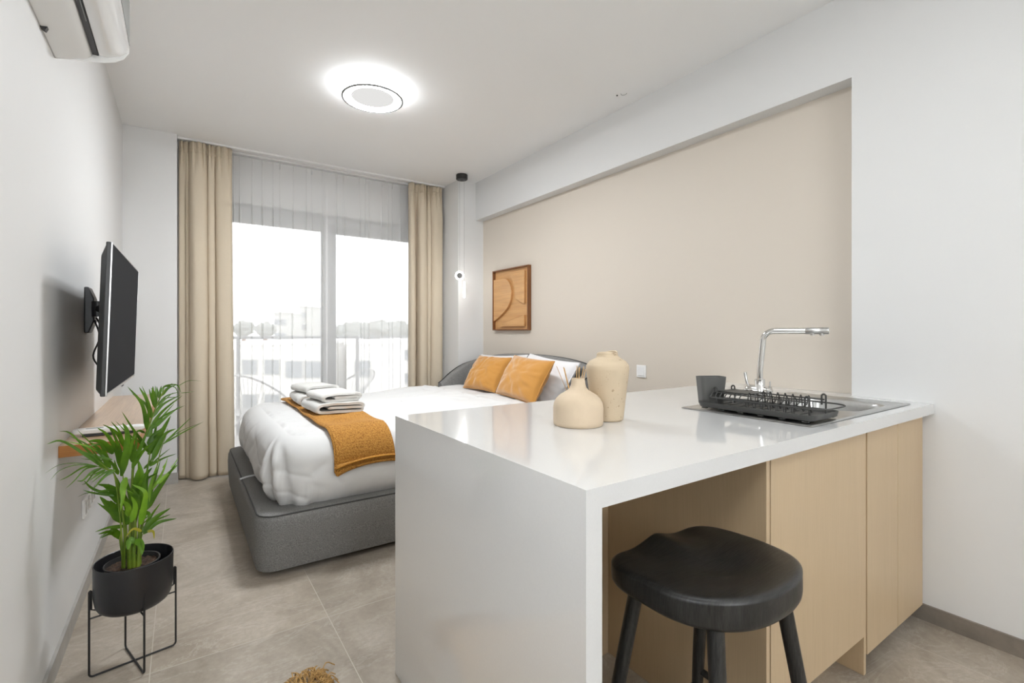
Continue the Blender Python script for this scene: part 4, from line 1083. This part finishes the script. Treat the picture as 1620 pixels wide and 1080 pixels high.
for k in range(7):
    y = .955+.11*k/6
    build('cross_wire', MB().tube(bez([(1.618, y, RZ+.047), (1.630, y, RZ+.061), (1.65, y, RZ+.064), (1.77, y, RZ+.064), (1.80, y, RZ+.060), (1.812, y, RZ+.047)], 20), .0021, 7), M['rack'], t)
build('cup_shelf', MB().prism([rot2(p, 0, (1.71, 1.0)) for p in rrect(.055, .062, .01, 32)], lambda a, b, k: (a, b, k), RZ+.066, RZ+.0685), M['rack'], t, smooth=40)
t = thing('utensil_cup', 'dark grey tapered utensil cup hooked on the rack end', 'utensil holder', (1.690, 1.112, RZ+.012))
uc = (1.686, 1.108); UZ = RZ+.0128
mb = MB(); pr = [(.040, .026, 0), (.042, .028, .002), (.050, .034, .104), (.0475, .0315, .104), (.040, .026, .006)]
for a_, b_, z_ in pr: mb.v += [(uc[0]+p[0], uc[1]+p[1], UZ+z_) for p in (rot2(q, radians(-28), (0, 0)) for q in rrect(a_, b_, .016, 56))]
for k in range(len(pr)-1):
    for j in range(56): mb.f.append((k*56+j, k*56+(j+1) % 56, (k+1)*56+(j+1) % 56, (k+1)*56+j))
mb.f.append(tuple(range(56))); mb.f.append(tuple((len(pr)-1)*56+j for j in range(56)))
build('cup_body', mb, M['cup'], t, smooth=40)
build('hanging_lip', MB().box(uc[0]-.02, uc[0]+.02, uc[1]-.041, uc[1]-.036, UZ+.030, UZ+.043), M['cup'], t, bevel=.002)

# ------------------------------------------------------------------ vases and reeds
v1 = (1.040, 1.150, ZT)
pr = [(0, 0), (.0735, 0), (.0775, .003), (.0790, .012), (.0790, .055), (.0765, .070), (.0700, .083), (.0590, .094), (.0460, .102), (.0340, .109), (.0265, .117), (.0235, .126), (.0215, .138), (.0212, .147), (.0190, .1475), (.0175, .140), (.019, .12), (.02, .09), (0, .08)]
tag(build('squat_vase', MB().lathe(pr, v1, 72, False, False), M['ceramic_smooth'], loc=v1, smooth=70), 'squat beige ceramic bottle vase with a narrow neck on the counter', 'vase')
v2 = Vector((1.180, 1.158, ZT))
def vase2(u, v):
    prf = [(.0, .002), (.046, .0), (.0505, .004), (.052, .012), (.0575, .060), (.0645, .110), (.0705, .150), (.0730, .172), (.0715, .183), (.0620, .196), (.0480, .205), (.0400, .210), (.0370, .216), (.0365, .2235), (.0350, .2265), (.0325, .2255), (.031, .217), (.033, .205), (.03, .17), (.0, .16)]
    i = v*(len(prf)-1); k = min(int(i), len(prf)-2); q = i-k
    r = lerp(prf[k][0], prf[k+1][0], q); z = lerp(prf[k][1], prf[k+1][1], q); a = 2*PI*u
    up = sstep(.195, .222, z)
    r *= 1+.05*sin(2*a+.6)*up+.012*sin(3*a+1)*sstep(.02, .12, z)
    z += .0035*up*sin(a*2+1.0)+.0025*up*sin(a+2.4)
    return (v2.x+r*cos(a)+.004*up*cos(2.2), v2.y+r*sin(a)*(1-.04*sstep(.05, .2, z)), v2.z+z)
tag(build('tall_vase', MB().grid(72, 77, vase2, True), M['ceramic_rough'], loc=v2, smooth=70), 'taller rough beige speckled vase with an uneven rim on the counter', 'vase')
rd = [(-.016, .004, -.010, .012, .060), (-.010, -.006, -.002, .004, .052), (-.002, .006, .010, .008, .056), (.006, -.004, .020, -.004, .050), (.010, .004, .026, .006, .048)]
# reeds stand in the narrow neck of the squat vase
nm = ['leftmost', 'second from left', 'middle', 'second from right', 'rightmost']
for k, (px_, pz_) in enumerate([(912.8, 578.3), (917.0, 580.2), (923.6, 579.6), (926.4, 583.5), (915.6, 582)]):
    tip = ray_point(px_, pz_, 1.548+.006*(k % 3)); foot = Vector((v1[0]+.003*(k-2), v1[1]-.002*(k-2), ZT+.085))
    tag(build('reed_stick', MB().cyl(foot, tip, .0013, n=8), M['reed'], loc=foot), 'thin tan diffuser reed standing in the squat vase, %s of its bunch' % nm[[0, 2, 3, 4, 1][k]], 'reed stick', 'reeds in the squat vase')
bp_ = ray_point(905, 640, 1.668); bt = (bp_.x, bp_.y, ZT)
t = thing('diffuser_bottle', 'small pale reed bottle hidden behind the squat vase', 'diffuser', bt)
build('bottle', MB().lathe([(0, 0), (.024, 0), (.026, .003), (.026, .045), (.020, .056), (.010, .060), (.0095, .072), (.0075, .072), (.008, .058), (0, .05)], bt, 32, False, False), M['ceramic_smooth'], t)
build('collar', MB().lathe([(.0105, .066), (.0125, .066), (.0125, .074), (.0105, .074), (.0105, .066)], bt, 24, False, False), M['reed'], t)
for k, (px_, pz_, lab) in enumerate([(880.5, 579.0, 'long thin reed leaning left behind the squat vase'), (891.5, 580.5, 'thicker reed leaning left, nearest the squat vase neck'), (892.6, 582, 'short reed lying against the thicker leaning reed')]):
    tip = ray_point(px_, pz_, 1.655); foot = Vector((bt[0]+.003*(k-1), bt[1], ZT+.052))
    tag(build('reed_stick', MB().cyl(foot, tip, .0010 if k == 0 else .0014, n=8), M['reed'], loc=foot), lab, 'reed stick', 'reeds behind the vase')

# ------------------------------------------------------------------ bar stool
sc = Vector((1.025, .680, 0)); SZT = .662
t = thing('bar_stool', 'black wooden bar stool with a sculpted saddle seat', 'stool', (sc.x, sc.y, 0))
sa, sb_ = .205, .166
def seat_outline(a):
    """radius of the plan outline; squarer at the front (+Y), rounder at the back"""
    c_, s_ = cos(a), sin(a)
    p = 4.6 if s_ > 0 else 2.35
    b2 = .163 if s_ > 0 else .178
    return 1/((abs(c_)/sa)**p+(abs(s_)/b2)**p)**(1/p)
def seat_top(x, y):
    front = sstep(-.02, .15, y)
    z = -.013*exp(-((abs(x)-.092)/.065)**2)*front           # thigh hollows
    z += .006*exp(-(x/.036)**2)*front                        # pommel
    z += -.022*exp(-((x/.115)**2+((y+.035)/.085)**2)*1.1)      # bowl
    z += .008*sstep(.03, .17, -y)
    z -= .006*sstep(.12, .20, abs(x))*front
    return z
mb = MB(); NA, NR = 96, 26
mb.v.append((sc.x, sc.y, SZT+seat_top(0, 0)))
for k in range(1, NR+1):
    q = k/NR
    for j in range(NA):
        a = 2*PI*j/NA; r = seat_outline(a)*q; x, y = r*cos(a), r*sin(a)
        rd_ = -.006*sstep(.93, 1.0, q)**2
        mb.v.append((sc.x+x, sc.y+y, SZT+seat_top(x, y)+rd_))
sidep = [(1.003, -.012), (1.004, -.040), (.998, -.050), (.975, -.058), (.90, -.060), (.5, -.060)]
for m_, dz in sidep:
    for j in range(NA):
        a = 2*PI*j/NA; r = seat_outline(a)*m_; x, y = r*cos(a), r*sin(a); x1_, y1_ = seat_outline(a)*cos(a), seat_outline(a)*sin(a)
        zz = SZT+lerp(seat_top(x1_, y1_), 0, sstep(-.01, -.055, dz))+dz if dz > -.055 else SZT+dz
        mb.v.append((sc.x+x, sc.y+y, zz))
for j in range(NA): mb.f.append((0, 1+j, 1+(j+1) % NA))
tot = NR+len(sidep)
for k in range(tot-1):
    o1, o2 = 1+k*NA, 1+(k+1)*NA
    for j in range(NA): mb.f.append((o1+j, o2+j, o2+(j+1) % NA, o1+(j+1) % NA))
mb.f.append(tuple(1+(tot-1)*NA+j for j in range(NA)))
build('seat', mb, M['black_wood'], t, smooth=60)
lt, lb_ = {}, {}
for ix in (-1, 1):
    for iy in (-1, 1):
        a = Vector((sc.x+ix*.128, sc.y+iy*.100, SZT-.056)); b = Vector((sc.x+ix*.205, sc.y+iy*.180, 0))
        lt[ix, iy], lb_[ix, iy] = a, b
        build('leg', MB().tube([a, a.lerp(b, .5), b], [.0175, .0165, .0125], 24), M['black_wood'], t, smooth=60)
for A, B, zz in (((-1, -1), (-1, 1), .245), ((1, -1), (1, 1), .245), ((-1, -1), (1, -1), .20), ((-1, 1), (1, 1), .20)):
    f = lambda k: lt[k].lerp(lb_[k], (lt[k].z-zz)/(lt[k].z-lb_[k].z))
    build('stretcher', MB().tube([f(A), f(B)], .0095, 16), M['black_wood'], t, smooth=60)

# ------------------------------------------------------------------ jute rug corner
t = thing('jute_rug', 'tan jute rug whose fringed corner shows at the bottom edge', 'rug', (.12, 1.35, 0))
rc = Vector((.372, 1.752)); e1_ = Vector((-.93, -.37)); e2_ = Vector((.22, -.975)); RL, RW = .62, .55
def rg(a, b, z): p = rc+e1_*a+e2_*b; return (p.x, p.y, z)
build('weave', MB().grid(60, 50, lambda u, v: rg(u*RL, v*RW, .008+.002*sin(u*150)*sin(v*150))).add([rg(a, b, 0) for a, b in ((0, 0), (RL, 0), (RL, RW), (0, RW))], [(0, 1, 2, 3)]).add([rg(a, b, z) for z in (0, .008) for a, b in ((0, 0), (RL, 0), (RL, RW), (0, RW))], [(0, 1, 5, 4), (1, 2, 6, 5), (2, 3, 7, 6), (3, 0, 4, 7)]), M['jute'], t, smooth=60)
frn = random.Random(3)
fm = MB()
for k in range(150):
    a = frn.uniform(-.02, .26); b = frn.uniform(-.012, .02)
    p0 = Vector(rg(a, b, .008)); ln = frn.uniform(.03, .065); d_ = Vector((frn.uniform(-.6, .6), frn.uniform(.2, 1), 0)).normalized()
    p1 = p0+d_*ln*.5+Vector((0, 0, frn.uniform(.012, .032))); p2 = p0+d_*ln+Vector((frn.uniform(-.015, .015), 0, frn.uniform(.0, .012)-.004))
    fm.tube(bez([p0, p1, p2], 7), .0019, 5)
for k in range(70):
    a = frn.uniform(-.012, .02); b = frn.uniform(-.01, .12)
    p0 = Vector(rg(a, b, .008)); ln = frn.uniform(.025, .05); d_ = Vector((frn.uniform(.2, 1), frn.uniform(-.6, .5), 0)).normalized()
    p1 = p0+d_*ln*.5+Vector((0, 0, frn.uniform(.01, .028))); p2 = p0+d_*ln+Vector((0, frn.uniform(-.015, .015), frn.uniform(.0, .01)-.004))
    fm.tube(bez([p0, p1, p2], 7), .0019, 5)
build('fringe', fm, M['jute'], t, smooth=60)

# ------------------------------------------------------------------ balcony and the town beyond
def outside(name, mb, mat, label, cat, **k): return tag(build(name, mb, mat, **k), label, cat)
o = build('balcony_floor', MB().box(-.9, 3.4, YF+.16, 6.75, -.14, -.02), M['outdoor_floor'], smooth=0); o['kind'] = 'structure'; tag(o, 'pale balcony floor outside the sliding door', 'balcony')
t = thing('balcony_railing', 'grey balcony railing with glass panels outside the window', 'railing', (1.2, 6.55, -.02))
build('top_rail', MB().box(-.9, 3.4, 6.52, 6.57, 1.115, 1.150), M['rail'], t, smooth=0, bevel=.004)
for x in (-.85, .55, 1.95, 3.35): build('post', MB().box(x-.018, x+.018, 6.53, 6.56, -.02, 1.115), M['rail'], t, smooth=0)
for x0, x1 in ((-.82, .52), (.58, 1.92), (1.98, 3.32)): build('glass_panel', MB().box(x0, x1, 6.541, 6.549, .04, 1.09), M['glass'], t, smooth=0)

def acapulco(loc, yaw_, label):
    t = thing('balcony_chair', label, 'chair', loc, 'balcony chairs')
    Rz = Matrix.Rotation(yaw_, 3, 'Z'); L = Vector(loc)
    def w(p): return L+Rz @ Vector(p)
    def rim(a):    # tilted egg-shaped ring, front low, back high; chair faces -Y locally
        x = .36*cos(a); s = sin(a); y = .33*s+.02; z = .52+.20*s+.06*s*s*(1 if s > 0 else -1)
        return w((x*(1-.10*s), y, z))
    def core(a): return w((.055*cos(a), .02+.07*sin(a), .33+.03*sin(a)))
    build('rim', MB().tube([rim(2*PI*k/60) for k in range(60)], .012, 8, True), M['chair_white'], t, smooth=60)
    build('seat_hoop', MB().tube([core(2*PI*k/30) for k in range(30)], .009, 8, True), M['chair_white'], t, smooth=60)
    cm = MB()
    for k in range(46):
        a = 2*PI*k/46; m_ = rim(a).lerp(core(a), .55)+Vector((0, 0, -.05)); cm.tube(bez([rim(a), m_, core(a)], 8), .003, 5)
    build('cord_weave', cm, M['chair_white'], t, smooth=60)
    for a in (PI*.25, PI*.75, PI*1.5):
        p = rim(a).lerp(core(a), .35); q = w((.34*cos(a), .34*sin(a), .0)); build('leg', MB().tube([core(a), q], .010, 8), M['chair_white'], t, smooth=60)
acapulco((.62, 5.90, -.02), radians(150), 'white corded lounge chair on the balcony, left of the pair')
acapulco((1.62, 5.95, -.02), radians(215), 'white corded lounge chair on the balcony, right of the pair')

GZ = -9.0
o = build('ground', MB().box(-150, 260, 8, 330, GZ-1, GZ), M['ground'], smooth=0); o['kind'] = 'structure'; tag(o, 'pale open ground far below the balcony', 'ground')
def house(label, u0, u1, vtop, d, depth, mat, wins, roof=0):
    a = ray_point(u0, vtop, d); b = ray_point(u1, vtop, d); zt_ = (a.z+b.z)/2
    cx_ = (a+b)/2; w_ = (b-a).length; dirx = (b-a).normalized(); dirx.z = 0; diry = Vector((-dirx.y, dirx.x, 0))
    t = thing('building', label, 'building', (cx_.x, cx_.y, GZ))
    def P(x, y, z): q = Vector((cx_.x, cx_.y, 0))+dirx*x+diry*y; return (q.x, q.y, z)
    def bx_(mb, x0, x1, y0, y1, z0, z1):
        v = [P(x, y, z) for x in (x0, x1) for y in (y0, y1) for z in (z0, z1)]
        return mb.add(v, [(0, 1, 3, 2), (4, 6, 7, 5), (0, 4, 5, 1), (2, 3, 7, 6), (0, 2, 6, 4), (1, 5, 7, 3)])
    build('walls', bx_(MB(), -w_/2, w_/2, 0, depth, GZ, zt_), mat, t, smooth=0)
    build('parapet', bx_(MB(), -w_/2-.15, w_/2+.15, -.15, depth+.15, zt_, zt_+.35), mat, t, smooth=0)
    rows = max(1, int((zt_-GZ)/3.1))
    for k in range(wins):
        x = lerp(-w_/2, w_/2, (k+.5)/wins)
        for r_ in range(min(rows, 2)):
            z = zt_-1.9-3.0*r_
            f_ = build('window', bx_(MB(), x-.7, x+.7, -.06, .05, z-.7, z+.7), M['concrete_grey'], t, smooth=0)
            build('pane', bx_(MB(), x-.6, x+.6, -.08, -.05, z-.6, z+.6), M['outdoor_glass'], f_, smooth=0)
    return t
house('pale tower block on the skyline seen through the left sheer', 474, 487, 486, 120, 8, M['concrete_grey'], 1)
house('wide grey block on the skyline left of the tower', 434, 453, 496, 108, 8, M['concrete_grey'], 2)
house('low grey building on the skyline between block and tower', 453, 508, 505, 150, 8, M['concrete_grey'], 4)
house('white house below the railing seen left of the window mullion', 378, 448, 546, 42, 9, M['concrete'], 2)
house('white house with dark openings left of the middle window frame', 450, 512, 544, 36, 9, M['concrete'], 2)
house('white house right of the middle window frame', 548, 600, 545, 38, 9, M['concrete'], 1)
house('white house at the right end of the view by the drape', 604, 662, 538, 62, 9, M['concrete'], 2)
def tree(u, vt, d, r, label, group=None):
    p = ray_point(u, vt, d); zc = p.z-r; rn = random.Random(int(u*7))
    t = thing('tree', label, 'tree', (p.x, p.y, GZ), 'trees on the skyline')
    build('trunk', MB().tube([(p.x, p.y, GZ), (p.x, p.y, zc)], [.5, .3], 8), M['art_dark'], t, smooth=60)
    def fn(a, b):
        th_ = 2*PI*a; ph = PI*b; n_ = Vector((sin(ph)*cos(th_), sin(ph)*sin(th_), cos(ph)))
        q = r*(1+.35*noise.noise(n_*2.2+Vector((u, 0, 0)))+.18*noise.noise(n_*6))
        return (p.x+n_.x*q*1.25, p.y+n_.y*q*1.25, zc+n_.z*q)
    build('crown', MB().grid(36, 20, fn, True), M['tree'], t, smooth=180)
for k, (u, vt, r, lab) in enumerate([(386, 508, 1.5, 'small round tree on the skyline at the left drape'), (420, 510, 1.4, 'small round tree on the skyline left of the grey block'), (547, 514, 2.2, 'round tree just right of the window mullion'), (560, 509, 2.3, 'tall tree first in the row right of the mullion'), (573, 511, 2.4, 'dense tree second in the row right of the mullion'), (586, 513, 2.3, 'dense tree third in the row right of the mullion'), (599, 508, 2.3, 'round topped tree midway in the right skyline row'), (614, 512, 2.4, 'broad tree fourth from the right drape'), (630, 508, 2.4, 'tall broad tree near the right drape'), (644, 512, 2.4, 'last tree beside the right drape')]):
    dd = [90, 76, 92, 112, 132, 152, 104, 172, 196, 220][k]; tree(u, vt, dd, r*dd/98, lab)

# ------------------------------------------------------------------ light
W = bpy.data.worlds.new('overcast_sky'); bpy.context.scene.world = W; W.use_nodes = True
bg = W.node_tree.nodes['Background']; bg.inputs[0].default_value = (.97, .985, 1.0, 1); bg.inputs[1].default_value = 1.45

def area(name, loc, rot, size, power, col=(1, 1, 1), size_y=None, shape='DISK'):
    l = bpy.data.lights.new(name, 'AREA'); l.shape = shape; l.size = size
    if size_y: l.size_y = size_y
    l.energy = power; l.color = col
    o = bpy.data.objects.new(name, l); C.objects.link(o); o.location = loc; o.rotation_euler = rot; return o
pl = area('window_portal', ((WX0+WX1)/2, YF+.15, 1.2), (PI/2, 0, 0), WX1-WX0, 1, size_y=2.3, shape='RECTANGLE')
pl.rotation_euler = (-PI/2, 0, 0)
pl.data.cycles.is_portal = True
# kitchen ceiling lights above the viewer; the point lights are added fill
def fill_point(name, loc, power, radius=.16):
    l = bpy.data.lights.new(name, 'POINT'); l.energy = power; l.shadow_soft_size = radius; l.color = (.935, .97, 1)
    o = bpy.data.objects.new(name, l); C.objects.link(o); o.location = loc; return o
area('kitchen_ceiling_light', (1.05, .85, ZC-.05), (0, 0, 0), .6, 5.5, (.95, .985, 1))
fill_point('left_fill', (-.20, .30, 1.45), 7.5, .12)  # added to brighten the counter's left face; no lamp hangs here
area('kitchen_ceiling_light', (1.05, -.9, ZC-.05), (0, 0, 0), .6, 7, (.95, .985, 1))
fill_point('rear_fill', (.05, -2.6, 2.25), 12)  # added fill behind the viewer, spreads light evenly through the room
fill_point('rear_fill', (.20, -4.0, 2.10), 52)  # added, unseen: stronger fill from the far end behind the viewer

S = bpy.context.scene
S.view_settings.view_transform = 'Standard'; S.view_settings.look = 'None'
S.view_settings.exposure = 0.99; S.view_settings.gamma = 1.0; S.view_settings.use_curve_mapping = False
S.cycles.use_denoising = True
S.cycles.max_bounces = 10; S.cycles.diffuse_bounces = 6; S.cycles.glossy_bounces = 4; S.cycles.transparent_max_bounces = 16
S.cycles.caustics_reflective = False; S.cycles.caustics_refractive = False
S.cycles.sample_clamp_indirect = 6.0
